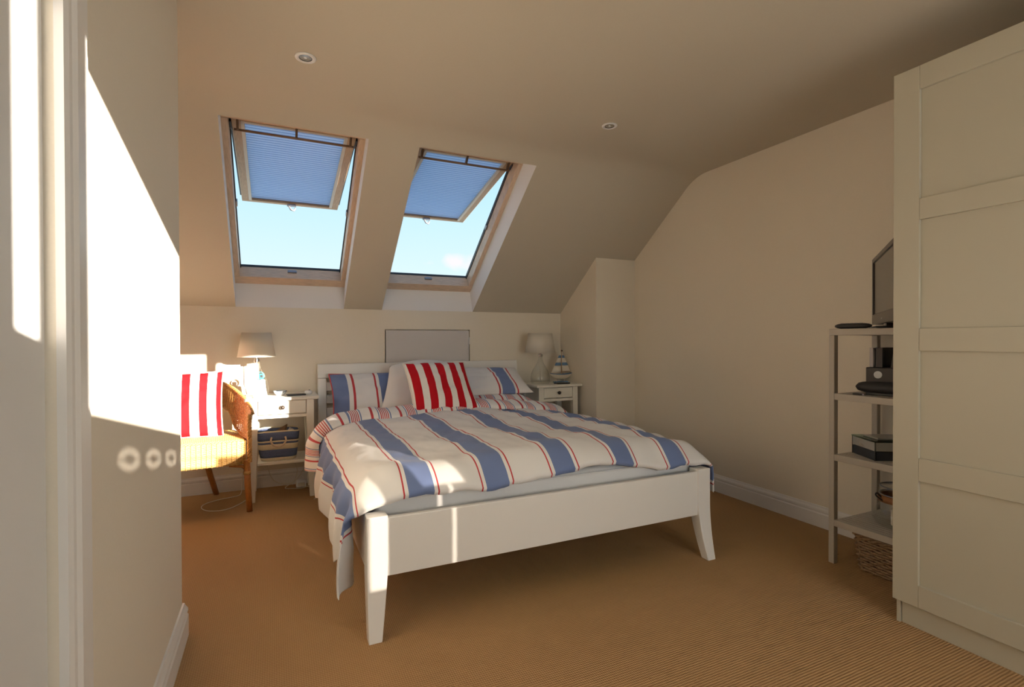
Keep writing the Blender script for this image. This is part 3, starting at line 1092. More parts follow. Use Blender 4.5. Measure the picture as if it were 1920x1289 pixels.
NL = (0.043, 3.630, 0)
NR = (2.125, 3.630, 0)
bedside(NL, 0.445, 'white bedside table holding the basket beside the wicker chair')
bedside(NR, 0.430, 'white bedside table holding the sailing boat beside the boxed-in corner')


# lamps
def lamp(loc, k, label):
    t = thing('table_lamp', label, 'lamp', loc)
    prof_ = [(0.0, 0.0), (0.066, 0.001), (0.072, 0.012), (0.073, 0.05), (0.068, 0.085), (0.055, 0.12), (0.038, 0.15), (0.024, 0.178), (0.017, 0.205), (0.016, 0.232)]
    MB().lathe([(r * k, z) for r, z in prof_], n=36, cap=False).build('glass_base', CLEAR, t, smooth=True, solid=0.003)
    MB().lathe([(0.0, 0.228), (0.019 * k, 0.228), (0.019 * k, 0.246), (0.009, 0.250), (0.009, 0.275), (0.0, 0.276)], n=20).build('lamp_holder', CHROME, t, bevel=0.001)
    MB().tube([(0, 0, 0.23), (0.001, 0, 0.10), (0.012, 0.02, 0.012)], 0.0028, 6).build('inner_cord', WHITECORD, t, smooth=True)
    MB().lathe([(0.116 * k, 0.262), (0.090 * k, 0.424)], n=48, cap=False).build('lamp_shade', SHADE, t, smooth=True, solid=0.002)
    for r, z in ((0.116, 0.262), (0.090, 0.424)):
        n_ = 48
        MB().tube([(r * k * math.cos(2 * PI * a / n_), r * k * math.sin(2 * PI * a / n_), z) for a in range(n_ + 1)], 0.002, 6, caps=False).build('shade_rim', SHADE, t)
    for a in range(3):
        an = a * 2 * PI / 3
        MB().tube([(0.008 * math.cos(an), 0.008 * math.sin(an), 0.272), (0.114 * k * math.cos(an), 0.114 * k * math.sin(an), 0.264)], 0.0014, 5).build('shade_spoke', CHROME, t)
    return t


lamp((-0.112, 3.852, 0.672), 1.0, 'glass table lamp with beige shade beside the turquoise watch')
lamp((2.030, 3.80, 0.672), 1.10, 'glass table lamp with beige shade beside the sailing boat')

# white charging stand and turquoise watch
st = thing('watch_stand', 'tapered white plastic stand under the turquoise watch', 'stand', (-0.088, 3.70, 0.672))
rows = [[(sx * w_, sy * d_, z) for sx, sy in ((-1, -1), (1, -1), (1, 1), (-1, 1))] for z, w_, d_ in ((0, 0.040, 0.030), (0.01, 0.041, 0.031), (0.075, 0.032, 0.022), (0.112, 0.030, 0.018), (0.118, 0.026, 0.015))]
mb = MB()
mb.grid(rows, closed_u=True)
mb.f += [(3, 2, 1, 0), (16, 17, 18, 19)]
mb.build('stand_body', WHITEPL, st, bevel=0.006, segs=3, smooth=True)
MB().lathe([(0.0, 0.0), (0.048, 0.0), (0.048, 0.006), (0.044, 0.0075), (0.0, 0.0075)], c=(0.0, 0, 0.0), n=28, sy=0.7).build('stand_foot', WHITEPL, st)
wt = thing('wristwatch', 'turquoise rubber wristwatch with square dark face on white stand', 'watch', (-0.088, 3.687, 0.792))
ring = [(0.024 * math.cos(2 * PI * a / 28), 0.0, 0.022 + 0.024 * math.sin(2 * PI * a / 28)) for a in range(29)]
mb = MB()
mb.grid([[(x * s_, y_, 0.022 + (z - 0.022) * s_) for x, _, z in ring] for s_, y_ in ((1.0, -0.012), (1.08, -0.012), (1.08, 0.012), (1.0, 0.012), (1.0, -0.012))])
mb.build('strap', TEAL, wt, smooth=True)
fc = MB().box(-0.006, 0.022, -0.020, -0.0125, 0.004, 0.036).build('watch_case', TEAL, wt, bevel=0.003)
MB().box(0.000, 0.017, -0.0215, -0.0195, 0.010, 0.030).build('watch_face', BLACK, fc, bevel=0.001)

b = thing('trinket_dish', 'small white dish with blue rim on the bedside table', 'dish', (0.030, 3.775, 0.672))
MB().lathe([(0.0, 0.0), (0.022, 0.0), (0.023, 0.004), (0.034, 0.014), (0.042, 0.030), (0.040, 0.031), (0.032, 0.017), (0.020, 0.008), (0.0, 0.007)], n=32).build('bowl', CERAMIC, b, smooth=True)
MB().lathe([(0.0405, 0.0290), (0.0432, 0.0292), (0.0432, 0.0318), (0.0398, 0.0318), (0.0398, 0.0290)], n=32, cap=False).build('rim', CERBLUE, b)
MB().tube([(-0.02, 0.0, 0.0125), (0.012, 0.008, 0.016), (0.026, 0.006, 0.019)], 0.003, 6).build('trinket', KNOB, b)


def phone(loc, rz, l, w_, label):
    t = thing('mobile_phone', label, 'phone', loc, rz)
    MB().box(-l / 2, l / 2, -w_ / 2, w_ / 2, 0, 0.010).build('phone_body', BLACK, t, bevel=0.004, segs=3)
    MB().box(-l / 2 + 0.012, l / 2 - 0.012, -w_ / 2 + 0.004, w_ / 2 - 0.004, 0.0095, 0.0106).build('phone_screen', TVSCR, t)
    return t


phone((0.128, 3.735, 0.672), 0.12, 0.118, 0.060, 'black phone lying flat near the trinket dish')
phone((2.185, 3.705, 0.672), 0.05, 0.125, 0.064, 'black phone lying flat below the sailing boat')
p = thing('alarm_puck', 'small round white clock beside the headboard post', 'clock', (0.208, 3.790, 0.672))
MB().lathe([(0.0, 0.0), (0.021, 0.0), (0.0225, 0.006), (0.022, 0.020), (0.018, 0.025), (0.0, 0.026)], n=28).build('clock_body', WHITEPL, p, smooth=True)
MB().box(0.002, 0.012, -0.006, 0.004, 0.024, 0.029).build('button', BLACKSOFT, p, bevel=0.001)

# ------------------------------------------------------------------ fabric basket
bk = thing('storage_basket', 'blue and cream striped canvas basket with rope handles on the lower shelf', 'basket', (0.018, 3.775, 0.250))


def rrect(w_, d_, r_, n=6):
    pts = []
    for cx, cy, a0 in ((w_ / 2 - r_, d_ / 2 - r_, 0), (-w_ / 2 + r_, d_ / 2 - r_, 1), (-w_ / 2 + r_, -d_ / 2 + r_, 2), (w_ / 2 - r_, -d_ / 2 + r_, 3)):
        for k in range(n + 1):
            a = (a0 + k / n) * PI / 2
            pts.append((cx + r_ * math.cos(a), cy + r_ * math.sin(a)))
    return pts


def basket_ring(z):
    f = z / 0.20
    w_ = 0.205 + 0.050 * f ** 0.6
    d_ = 0.150 + 0.040 * f ** 0.6
    return [(x, y, z + 0.006 * math.cos(x * 22) * f) for x, y in rrect(w_, d_, 0.045)]


bands = [(0.0, 0.022, CREAMC), (0.022, 0.076, NAVY), (0.076, 0.113, CREAMC), (0.113, 0.126, NAVY), (0.126, 0.136, CREAMC), (0.136, 0.192, NAVY), (0.192, 0.201, CREAMC)]
for z0, z1, m_ in bands:
    MB().grid([basket_ring(z0 + (z1 - z0) * k / 3) for k in range(4)], closed_u=True).build('canvas_band', m_, bk, smooth=True, solid=0.004)
mb = MB()
mb.v = [(x, y, 0.003) for x, y, z in basket_ring(0)]
mb.f = [tuple(range(len(mb.v)))]
mb.build('basket_bottom', CREAMC, bk)
for sy in (-1, 1):
    yv = sy * 0.098
    MB().tube(smooth_path([(-0.040, yv * 0.97, 0.158), (-0.045, yv * 1.06, 0.135), (-0.030, yv * 1.08, 0.110), (0.0, yv * 1.09, 0.098), (0.030, yv * 1.08, 0.110), (0.045, yv * 1.06, 0.135), (0.040, yv * 0.97, 0.158)], 6), 0.006, 8).build('rope_handle', ROPE, bk, smooth=True)
bi = thing('leather_case', 'dark brown case sticking out of the canvas basket', 'case', (0.022, 3.775, 0.34))
MB().hexa([(-0.07, -0.03, 0.0), (0.045, -0.03, 0.06), (0.035, -0.03, 0.10), (-0.075, -0.03, 0.05), (-0.07, 0.03, 0.0), (0.045, 0.03, 0.06), (0.055, 0.03, 0.138), (-0.075, 0.03, 0.06)]).build('case_body', BROWNCARD, bi, bevel=0.005)
MB().hexa([(0.0, -0.035, 0.070), (0.035, -0.035, 0.086), (0.030, -0.035, 0.104), (-0.004, -0.035, 0.088), (0.0, -0.0301, 0.070), (0.035, -0.0301, 0.086), (0.030, -0.0301, 0.104), (-0.004, -0.0301, 0.088)]).build('case_flap', BROWNCARD, bi, bevel=0.002)
bi = thing('tissue_roll', 'crumpled white tissue at the top of the canvas basket', 'tissue', (0.095, 3.770, 0.405))
MB().lathe([(0.0, 0.0), (0.022, 0.004), (0.026, 0.018), (0.020, 0.034), (0.010, 0.040), (0.0, 0.038)], n=14, sx=0.9).build('tissue_bundle', WHITEPIL, bi, smooth=True)
MB().tube([(-0.02, 0, 0.02), (-0.005, -0.01, 0.044), (0.012, 0.004, 0.036)], [0.004, 0.007, 0.003], 6).build('tissue_twist', WHITEPIL, bi, smooth=True)

# ------------------------------------------------------------------ model sailing boat
bo = thing('model_boat', 'wooden model sailing boat with blue-banded canvas sails on a stand', 'model boat', (2.255, 3.835, 0.672))
rows = []
for k in range(17):
    t = -1 + 2 * k / 16
    hwid = 0.030 * (1 - abs(t) ** 2.4)
    dep = 0.046 * (1 - 0.75 * abs(t) ** 2.6)
    sheer = 0.070 + 0.010 * t * t
    r = []
    for a in range(9):
        q = PI * a / 8
        r.append((0.108 * t, -hwid * math.cos(q), sheer - dep * math.sin(q) ** 0.8))
    rows.append(r)
hull = MB().grid(rows).build('hull', HULLW, bo, smooth=True)
MB().grid([[(q[0][0], q[0][1], q[0][2] - 0.001), (q[-1][0], q[-1][1], q[-1][2] - 0.001)] for q in rows]).build('deck', BOATWOOD, bo)
for sgn in (0, -1):
    MB().tube([q[sgn] for q in rows], 0.0035, 6).build('gunwale', SAILB, hull)
MB().tube([(0.004, 0, 0.065), (0.002, 0, 0.285)], [0.0035, 0.0022], 8).build('mast', BOATWOOD, bo)
MB().box(-0.002, 0.014, -0.001, 0.001, 0.268, 0.280).build('pennant', KNOB, bo)
MB().tube([(0.0, 0, 0.092), (0.095, 0, 0.086)], 0.0025, 6).build('boom', BOATWOOD, bo)


def sail_part(tri, z0, z1, m_, name):
    (xa, xb), (xta, xtb), zb0, zt0 = tri

    def X(z):
        f = (z - zb0) / (zt0 - zb0)
        return xa + (xta - xa) * f, xb + (xtb - xb) * f
    rows_ = []
    for k in range(4):
        z = z0 + (z1 - z0) * k / 3
        x0, x1 = X(z)
        rows_.append([(x0 + (x1 - x0) * i / 6, -0.010 * math.sin(PI * i / 6) * (1 - (z - zb0) / (zt0 - zb0)) - 0.002, z) for i in range(7)])
    return MB().grid(rows_).build(name, m_, bo, smooth=True, solid=0.0015)


for tri in (((0.008, 0.092), (0.006, 0.012), 0.096, 0.262), ((-0.096, -0.004), (-0.010, -0.002), 0.088, 0.262)):
    for z0, z1, m_ in ((tri[2], 0.146, SAILW), (0.146, 0.172, SAILB), (0.172, 0.212, SAILW), (0.212, 0.234, SAILB), (0.234, 0.262, SAILW)):
        sail_part(tri, z0, z1, m_, 'sail_panel')
for x in (-0.105, 0.105):
    MB().tube([(x, 0, 0.080), (0.002, 0, 0.270)], 0.0012, 4).build('rigging', ROPE, bo)
MB().box(-0.075, 0.060, -0.020, 0.020, 0, 0.010).build('stand_base', SAILB, bo, bevel=0.002)
for x in (-0.045, 0.030):
    MB().tube([(x, 0, 0.009), (x, 0, 0.030)], 0.004, 8).build('stand_post', HULLW, bo)

# ------------------------------------------------------------------ wicker armchair
CH = Vector((-0.480, 3.690, 0.0))
ch = thing('wicker_chair', 'honey coloured wicker tub armchair with rattan legs in the alcove', 'armchair', CH, math.radians(5))


def weave(mb, Sf, rows_, na, amp, r_, b0=0.0, b1=1.0, jitter=0.0):
    for j in range(rows_):
        b_ = b0 + (b1 - b0) * (j + 0.5) / rows_
        path = []
        for i in range(na + 1):
            pnt, nrm = Sf(i / na, b_)
            path.append(pnt + nrm * amp * (1 if (i + j) % 2 else -1) + Vector((0, 0, random.uniform(-jitter, jitter))))
        mb.tube(path, r_, 4, caps=False)


# woven seat box: front at local y=-0.235, back 0.20
SW, SF_, SB_ = 0.292, -0.232, 0.215


def seat_plan(a):
    """front corners slightly rounded, running round the seat"""
    pts = [(-SW * 0.86, SB_), (-SW, 0.0), (-SW, SF_ + 0.03), (-SW + 0.03, SF_), (SW - 0.03, SF_), (SW, SF_ + 0.03), (SW, 0.0), (SW * 0.86, SB_), (-SW * 0.86, SB_)]
    ls = [math.dist(p_, q_) for p_, q_ in zip(pts, pts[1:])]
    t = a * sum(ls)
    for (p_, q_), l_ in zip(zip(pts, pts[1:]), ls):
        if t <= l_:
            f = t / l_
            nx, ny = (q_[1] - p_[1]), -(q_[0] - p_[0])
            m_ = math.hypot(nx, ny)
            return Vector((p_[0] + (q_[0] - p_[0]) * f, p_[1] + (q_[1] - p_[1]) * f, 0)), Vector((nx / m_, ny / m_, 0))
        t -= l_
    return Vector((*pts[-1], 0)), Vector((0, 1, 0))


def seat_side(a, b_):
    p_, n_ = seat_plan(a)
    return p_ + Vector((0, 0, 0.292 + 0.140 * b_)), n_


mb = MB()
weave(mb, seat_side, 20, 150, 0.0028, 0.0040, jitter=0.0006)
o = mb.build('woven_apron', WICKERP, ch, smooth=True)
o['kind'] = 'stuff'
mb = MB()
for i in range(75):
    mb.tube([seat_side((i + 0.5) / 75, b_)[0] + seat_side((i + 0.5) / 75, b_)[1] * 0.0062 for b_ in (0, 0.5, 1)], 0.0032, 4)
o = mb.build('apron_stake', WICKERP, ch)
o['kind'] = 'stuff'
mb = MB()
mb.grid([[seat_side(i / 60, b_)[0] - seat_side(i / 60, b_)[1] * 0.005 for i in range(61)] for b_ in (0, 1)])
mb.build('apron_lining', WICKER, ch)


def seat_top(a, b_):
    x = -SW + 0.004 + (2 * SW - 0.008) * a
    y = SF_ + (SB_ - SF_) * b_
    if y > 0:
        x *= 1 - 0.14 * y / SB_
    z = 0.434 + 0.010 * math.sin(PI * a) * math.sin(PI * b_) - 0.012 * max(0, 1 - b_ / 0.08)
    return Vector((x, y, z)), Vector((0, 0, 1))


mb = MB()
weave(mb, seat_top, 46, 60, 0.0025, 0.0045)
o = mb.build('woven_seat', WICKERP, ch, smooth=True)
o['kind'] = 'stuff'
MB().grid([[seat_top(i / 10, j / 10)[0] - Vector((0, 0, 0.004)) for i in range(11)] for j in range(11)]).build('seat_board', WICKER, ch)


# tub back and arms
def tub(a):
    """a 0..1 from one front post round the back to the other; returns plan point"""
    t = PI * a
    x = 0.316 * math.copysign(abs(math.cos(t)) ** 0.85, math.cos(t)) * (1 - 0.18 * math.sin(t))
    y = -0.215 + 0.475 * abs(math.sin(t)) ** 0.90
    return x, y


def z_rim(a):
    s_ = math.sin(PI * a)
    return 0.585 + 0.195 * s_ ** 0.85


def z_low(a):
    q = min(a, 1 - a)
    return lerp_tab([(0.0, 0.435), (0.10, 0.435), (0.165, 0.47), (0.24, 0.585), (0.33, 0.625), (0.5, 0.625)], q)


def tub_surface(a, b_):
    x, y = tub(a)
    x2, y2 = tub(min(1, a + 0.004))
    x1, y1 = tub(max(0, a - 0.004))
    n_ = Vector((y2 - y1, -(x2 - x1), 0))
    if n_.length < 1e-6:
        n_ = Vector((1, 0, 0))
    n_.normalize()
    z0, z1 = z_low(a), z_rim(a)
    flare = 0.02 * b_
    return Vector((x + n_.x * flare, y + n_.y * flare, z0 + (z1 - z0) * b_)), n_


mb = MB()
for j in range(24):
    weave(mb, tub_surface, 1, 110, 0.0028, 0.0042, b0=j / 24, b1=(j + 1) / 24)
o = mb.build('woven_back', WICKER, ch, smooth=True)
o['kind'] = 'stuff'
mb = MB()
for i in range(56):
    a = (i + 0.5) / 56
    mb.tube([tub_surface(a, b_)[0] for b_ in (0, 0.5, 1)], 0.0036, 4)
o = mb.build('back_stake', WICKER, ch)
o['kind'] = 'stuff'
# braided rim, posts and lower edge
for ph in (0, 2.1, 4.2):
    path = []
    for k in range(161):
        a = k / 160
        p_, n_ = tub_surface(a, 1.0)
        path.append(p_ + n_ * 0.007 * math.cos(k * 0.9 + ph) + Vector((0, 0, 0.006 + 0.007 * math.sin(k * 0.9 + ph))))
    MB().tube(path, 0.0068, 5).build('braided_rim', WICKER, ch, smooth=True)
MB().tube([tub_surface(k / 80, 0.0)[0] for k in range(81)], 0.009, 6).build('lower_rim', WICKER, ch, smooth=True)
for s_ in (-1, 1):
    for ph in (0, 2.1, 4.2):
        path = []
        for k in range(41):
            z = 0.300 + (0.590 - 0.300) * k / 40
            path.append((s_ * (0.318 + 0.008 * math.cos(k * 0.8 + ph)), -0.222 + 0.008 * math.sin(k * 0.8 + ph), z))
        MB().tube(path, 0.0072, 5).build('braided_post', WICKER, ch, smooth=True)
    # rattan legs
    MB().tube([(s_ * 0.303, -0.205, 0.31), (s_ * 0.308, -0.214, 0.15), (s_ * 0.316, -0.228, 0.0)], [0.019, 0.0185, 0.0175], 14).build('leg', RATTAN, ch, smooth=True)
    MB().tube([(s_ * 0.075, 0.130, 0.31), (s_ * 0.105, 0.200, 0.15), (s_ * 0.140, 0.272, 0.0)], [0.018, 0.0175, 0.0165], 14).build('leg', RATTAN, ch, smooth=True)
    MB().tube([(s_ * 0.305, -0.209, z) for z in (0.225, 0.245)], 0.0212, 14).build('leg_binding', WICKERP, ch, smooth=True)
    MB().tube([(s_ * 0.306, -0.208, 0.248), (s_ * 0.278, -0.205, 0.275), (s_ * 0.208, -0.205, 0.288)], 0.009, 8).build('leg_brace', RATTAN, ch, smooth=True)
MB().tube([(-0.295, -0.205, 0.297), (0.295, -0.205, 0.297)], 0.010, 8).build('seat_rail', RATTAN, ch, smooth=True)
MB().tube([(-0.205, 0.15, 0.297), (0.205, 0.15, 0.297)], 0.010, 8).build('seat_rail', RATTAN, ch, smooth=True)

REDCUSH2 = stripe_mat('red_white_stripes_wide', [(0, (0.80, 0.76, 0.70)), (0.32, (0.42, 0.004, 0.007)), (0.79, (0.80, 0.76, 0.70))], 0.096, 0.0, rough=0.8, sheen=0.0)
pillow('cushion', 'red and white striped cushion propped upright on the wicker chair', 'cushion', 0.445, 0.42, 0.14, REDCUSH2, (-0.520, 3.665, 0.440), math.radians(16), rz=math.radians(4), seed=9, piping=WHITEPIPE)


# ------------------------------------------------------------------ cables
def cable(label, pts, r_=0.0026, loc=None, plug=None):
    o_ = Vector(loc or pts[0])
    t = thing('power_cable', label, 'cable', o_)
    MB().tube([Vector(p_) - o_ for p_ in smooth_path(pts, 7)], r_, 6).build('cord', WHITECORD, t, smooth=True)
    q = Vector(plug or pts[-1]) - o_
    MB().box(q.x - 0.012, q.x + 0.012, q.y - 0.016, q.y + 0.016, max(q.z - 0.01, -o_.z + 0.001), max(q.z - 0.01, -o_.z + 0.001) + 0.022).build('plug', WHITEPL, t, bevel=0.004)
    return t


cable('thin white cord looped on the carpet under the wicker chair', [(-0.20, 3.99, 0.16), (-0.21, 3.95, 0.06), (-0.215, 3.90, 0.005), (-0.25, 3.85, 0.004), (-0.33, 3.82, 0.004), (-0.405, 3.76, 0.004), (-0.42, 3.68, 0.004), (-0.38, 3.60, 0.004),
       (-0.31, 3.57, 0.004), (-0.25, 3.60, 0.004), (-0.19, 3.70, 0.004), (-0.17, 3.80, 0.004), (-0.175, 3.90, 0.05)], plug=(-0.20, 3.992, 0.16))
cable('beige lamp cable sagging below the basket shelf', [(-0.055, 3.95, 0.225), (-0.05, 3.955, 0.16), (-0.02, 3.95, 0.07), (0.03, 3.945, 0.035), (0.10, 3.94, 0.03), (0.16, 3.94, 0.08), (0.20, 3.945, 0.16), (0.26, 3.95, 0.21)])
cable('beige cable looped from the shelf to the adapter', [(0.03, 3.93, 0.226), (0.06, 3.93, 0.19), (0.10, 3.94, 0.20), (0.14, 3.93, 0.13), (0.12, 3.92, 0.05), (0.06, 3.90, 0.012), (0.10, 3.88, 0.006), (0.18, 3.87, 0.005), (0.23, 3.90, 0.02)])
cable('white cable trailing from the bed side onto the carpet', [(0.40, 3.75, 0.006), (0.33, 3.70, 0.005), (0.27, 3.62, 0.005), (0.225, 3.56, 0.005)], plug=(0.40, 3.75, 0.012))
cable('white cable coiled flat on the carpet beside the adapter', [(0.20, 3.88, 0.008), (0.25, 3.84, 0.006), (0.32, 3.83, 0.006), (0.37, 3.86, 0.006), (0.36, 3.92, 0.006), (0.29, 3.93, 0.008), (0.24, 3.90, 0.012)])
ad_ = thing('power_adapter', 'white plug adapter block on the carpet under the bedside table', 'adapter', (0.165, 3.925, 0.0))
MB().box(-0.035, 0.035, -0.025, 0.025, 0.0, 0.048).build('adapter_body', WHITEPL, ad_, bevel=0.008, segs=3)
MB().box(-0.022, 0.022, -0.030, -0.0245, 0.010, 0.034).build('adapter_face', WHITECORD, ad_, bevel=0.003)

# ------------------------------------------------------------------ wardrobe
WX, WY = 2.071, 1.114
wd = thing('wardrobe', 'tall white wardrobe with two framed sliding doors of four panels', 'wardrobe', (WX, WY, 0))
WW, WH = 1.5, 2.010
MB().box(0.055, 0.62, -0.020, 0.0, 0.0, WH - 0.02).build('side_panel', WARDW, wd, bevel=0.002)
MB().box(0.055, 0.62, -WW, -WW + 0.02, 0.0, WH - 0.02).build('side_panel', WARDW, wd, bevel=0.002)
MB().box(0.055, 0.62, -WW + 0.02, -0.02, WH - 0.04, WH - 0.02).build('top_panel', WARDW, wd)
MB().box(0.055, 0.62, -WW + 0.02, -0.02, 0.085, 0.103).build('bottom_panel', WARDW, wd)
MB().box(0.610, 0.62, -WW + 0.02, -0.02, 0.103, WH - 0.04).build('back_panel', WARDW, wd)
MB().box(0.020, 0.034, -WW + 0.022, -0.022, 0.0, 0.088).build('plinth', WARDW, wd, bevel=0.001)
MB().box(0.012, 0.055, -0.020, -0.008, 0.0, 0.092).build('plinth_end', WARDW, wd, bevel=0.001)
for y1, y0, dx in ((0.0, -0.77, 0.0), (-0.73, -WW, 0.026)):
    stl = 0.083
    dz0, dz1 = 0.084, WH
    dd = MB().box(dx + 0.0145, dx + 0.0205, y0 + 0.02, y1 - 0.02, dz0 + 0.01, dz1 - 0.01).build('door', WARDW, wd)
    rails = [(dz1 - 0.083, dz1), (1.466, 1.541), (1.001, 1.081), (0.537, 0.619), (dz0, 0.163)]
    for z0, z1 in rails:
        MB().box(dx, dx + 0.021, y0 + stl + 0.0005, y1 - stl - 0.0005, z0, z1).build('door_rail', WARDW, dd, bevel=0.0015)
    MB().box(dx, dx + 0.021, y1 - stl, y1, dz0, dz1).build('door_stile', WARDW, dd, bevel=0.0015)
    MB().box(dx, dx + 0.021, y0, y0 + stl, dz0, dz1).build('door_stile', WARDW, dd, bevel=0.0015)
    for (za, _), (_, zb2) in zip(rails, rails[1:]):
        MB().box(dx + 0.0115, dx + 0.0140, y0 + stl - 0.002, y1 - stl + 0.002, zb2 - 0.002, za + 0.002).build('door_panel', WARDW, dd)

# ------------------------------------------------------------------ open shelf unit
SX0, SX1, SY0, SY1 = 2.343, 2.700, 1.130, 1.533
sh_ = thing('shelf_unit', 'grey-white open shelf unit with slatted shelves beside the wardrobe', 'shelf', (SX0, SY0, 0))
DX, DYY = SX1 - SX0, SY1 - SY0
for x0 in (0, DX - 0.028):
    for y0 in (0, DYY - 0.026):
        MB().box(x0, x0 + 0.028, y0, y0 + 0.026, 0, 1.060).build('leg', SHELFW, sh_, bevel=0.002)
for zt in (1.090, 0.792, 0.510, 0.206):
    top = zt > 1.0
    ya_, yb2 = (0.0, DYY) if top else (0.026, DYY - 0.026)
    z0 = zt - 0.030
    tr = MB().box(0.0, 0.022, ya_, yb2, z0, zt).build('shelf_board', SHELFW, sh_, bevel=0.002)
    MB().box(DX - 0.022, DX, ya_, yb2, z0, zt).build('back_rail', SHELFW, tr, bevel=0.002)
    for yy in (ya_ + 0.001, yb2 - 0.021):
        MB().box(0.0225, DX - 0.0225, yy, yy + 0.020, z0, zt - 0.010).build('end_rail', SHELFW, tr, bevel=0.002)
    ns = 12
    pit = (DX - 0.045) / ns
    sl_mesh = None
    for k in range(ns):
        if sl_mesh is None:
            so = MB().box(0, pit - 0.004, ya_ + 0.001, yb2 - 0.001, zt - 0.0095, zt).build('slat', SHELFW, tr, bevel=0.0015)
            sl_mesh = so
        else:
            so = sl_mesh.copy()
            COL.objects.link(so)
        so.location = (0.0225 + 0.002 + k * pit, 0, 0)

# television turned towards the bed
tv_dir = Vector((2.165 - 2.690, 1.150 - 1.530, 0))
tvl = tv_dir.length
ang_tv = math.atan2(tv_dir.y, tv_dir.x)
tv = thing('television', 'small black flat television on top of the shelf unit', 'television', ((2.690 + 2.165) / 2, (1.530 + 1.150) / 2, 1.090), ang_tv)
hwv = tvl / 2
# local x runs along the set, local -y... the screen faces local -y side turned to the room
sgn = -1
n_room = Matrix.Rotation(ang_tv, 3, 'Z') @ Vector((0, -1, 0))
sgn = -1 if n_room.dot(Vector((-0.6, 0.8, 0))) > 0 else 1


def tvbox(x0, x1, y0, y1, z0, z1, name, m_, par, bev=0.0):
    a, b_ = sorted((sgn * y0, sgn * y1))
    return MB().box(x0, x1, a, b_, z0, z1).build(name, m_, par, bevel=bev)


tz0, tz1 = 0.022, 0.345
tvbox(-hwv, hwv, -0.030, 0.004, tz0, tz1, 'housing', TVBEZ, tv, 0.004)
tvbox(-hwv + 0.022, hwv - 0.022, 0.0035, 0.0055, tz0 + 0.052, tz1 - 0.022, 'screen', TVSCR, tv)
for x0, x1, z0, z1 in ((-hwv, hwv, tz1 - 0.020, tz1), (-hwv, hwv, tz0, tz0 + 0.048), (-hwv, -hwv + 0.020, tz0 + 0.048, tz1 - 0.020), (hwv - 0.020, hwv, tz0 + 0.048, tz1 - 0.020)):
    tvbox(x0, x1, 0.004, 0.011, z0, z1, 'bezel', TVBEZ, tv, 0.002)
tvbox(-0.012, 0.012, 0.0108, 0.0118, tz0 + 0.018, tz0 + 0.026, 'badge', GREYMETAL, tv)
tvbox(-0.03, 0.03, -0.03, 0.0, 0.008, tz0 + 0.02, 'stand_neck', TVBEZ, tv, 0.003)
tvbox(-0.11, 0.11, -0.07, 0.045, 0.0, 0.009, 'stand_base', BLACK, tv, 0.003)

rm = thing('remote_control', 'chunky black remote control lying on top of the shelf unit', 'remote control', (2.370, 1.440, 1.090), math.radians(-88))
mb = MB()
rows = []
for k in range(13):
    t = -1 + 2 * k / 12
    wdt = 0.021 * (1 - 0.9 * abs(t) ** 6) + 0.003
    hgt = 0.017 * (1 - 0.7 * abs(t) ** 5) + 0.002
    rows.append([(t * 0.078, wdt * math.cos(2 * PI * a / 14), 0.012 + hgt * 0.68 * math.sin(2 * PI * a / 14)) for a in range(14)])
mb.grid(rows, closed_u=True)
mb.f += [tuple(range(14))[::-1], tuple(12 * 14 + a for a in range(14))]
mb.build('remote_body', BLACKSOFT, rm, smooth=True)
for k in range(5):
    MB().box(-0.05 + 0.02 * k, -0.04 + 0.02 * k, -0.008, 0.008, 0.0225, 0.0255).build('button', GREYMETAL, rm, bevel=0.001)

# second shelf: speaker dock, boxes, slabs
dk = thing('speaker_bar', 'black rounded speaker bar on the second shelf', 'speaker', (2.452, 1.315, 0.792), math.radians(-80))
mb = MB()
rows = []
for k in range(21):
    t = -1 + 2 * k / 20
    q = max(0.0, 1 - abs(t) ** 5) ** 0.5
    rows.append([(t * 0.150, 0.040 * q * math.cos(2 * PI * a / 16), 0.034 + 0.027 * q * math.sin(2 * PI * a / 16)) for a in range(16)])
mb.grid(rows, closed_u=True)
mb.build('speaker_body', BLACKSOFT, dk, smooth=True)
MB().box(-0.10, 0.10, -0.025, 0.025, 0.0, 0.012).build('speaker_foot', BLACK, dk, bevel=0.003)
bx = thing('dock_box', 'dark box with a pale oval mark behind the speaker bar', 'box', (2.585, 1.362, 0.792), math.radians(-84))
MB().box(-0.118, 0.118, -0.05, 0.05, 0.0, 0.118).build('box_body', DOCKB, bx, bevel=0.004)
MB().lathe([(0.0, 0.0), (0.017, 0.0), (0.017, 0.003), (0.0, 0.0035)], n=24).build('oval_mark', CERAMIC, bx)
ov = [q for q in bpy.data.objects if q.parent == bx and q.name.startswith('oval_mark')][0]
ov.rotation_euler = (PI / 2, 0, 0)
ov.location = (-0.066, -0.0500, 0.085)
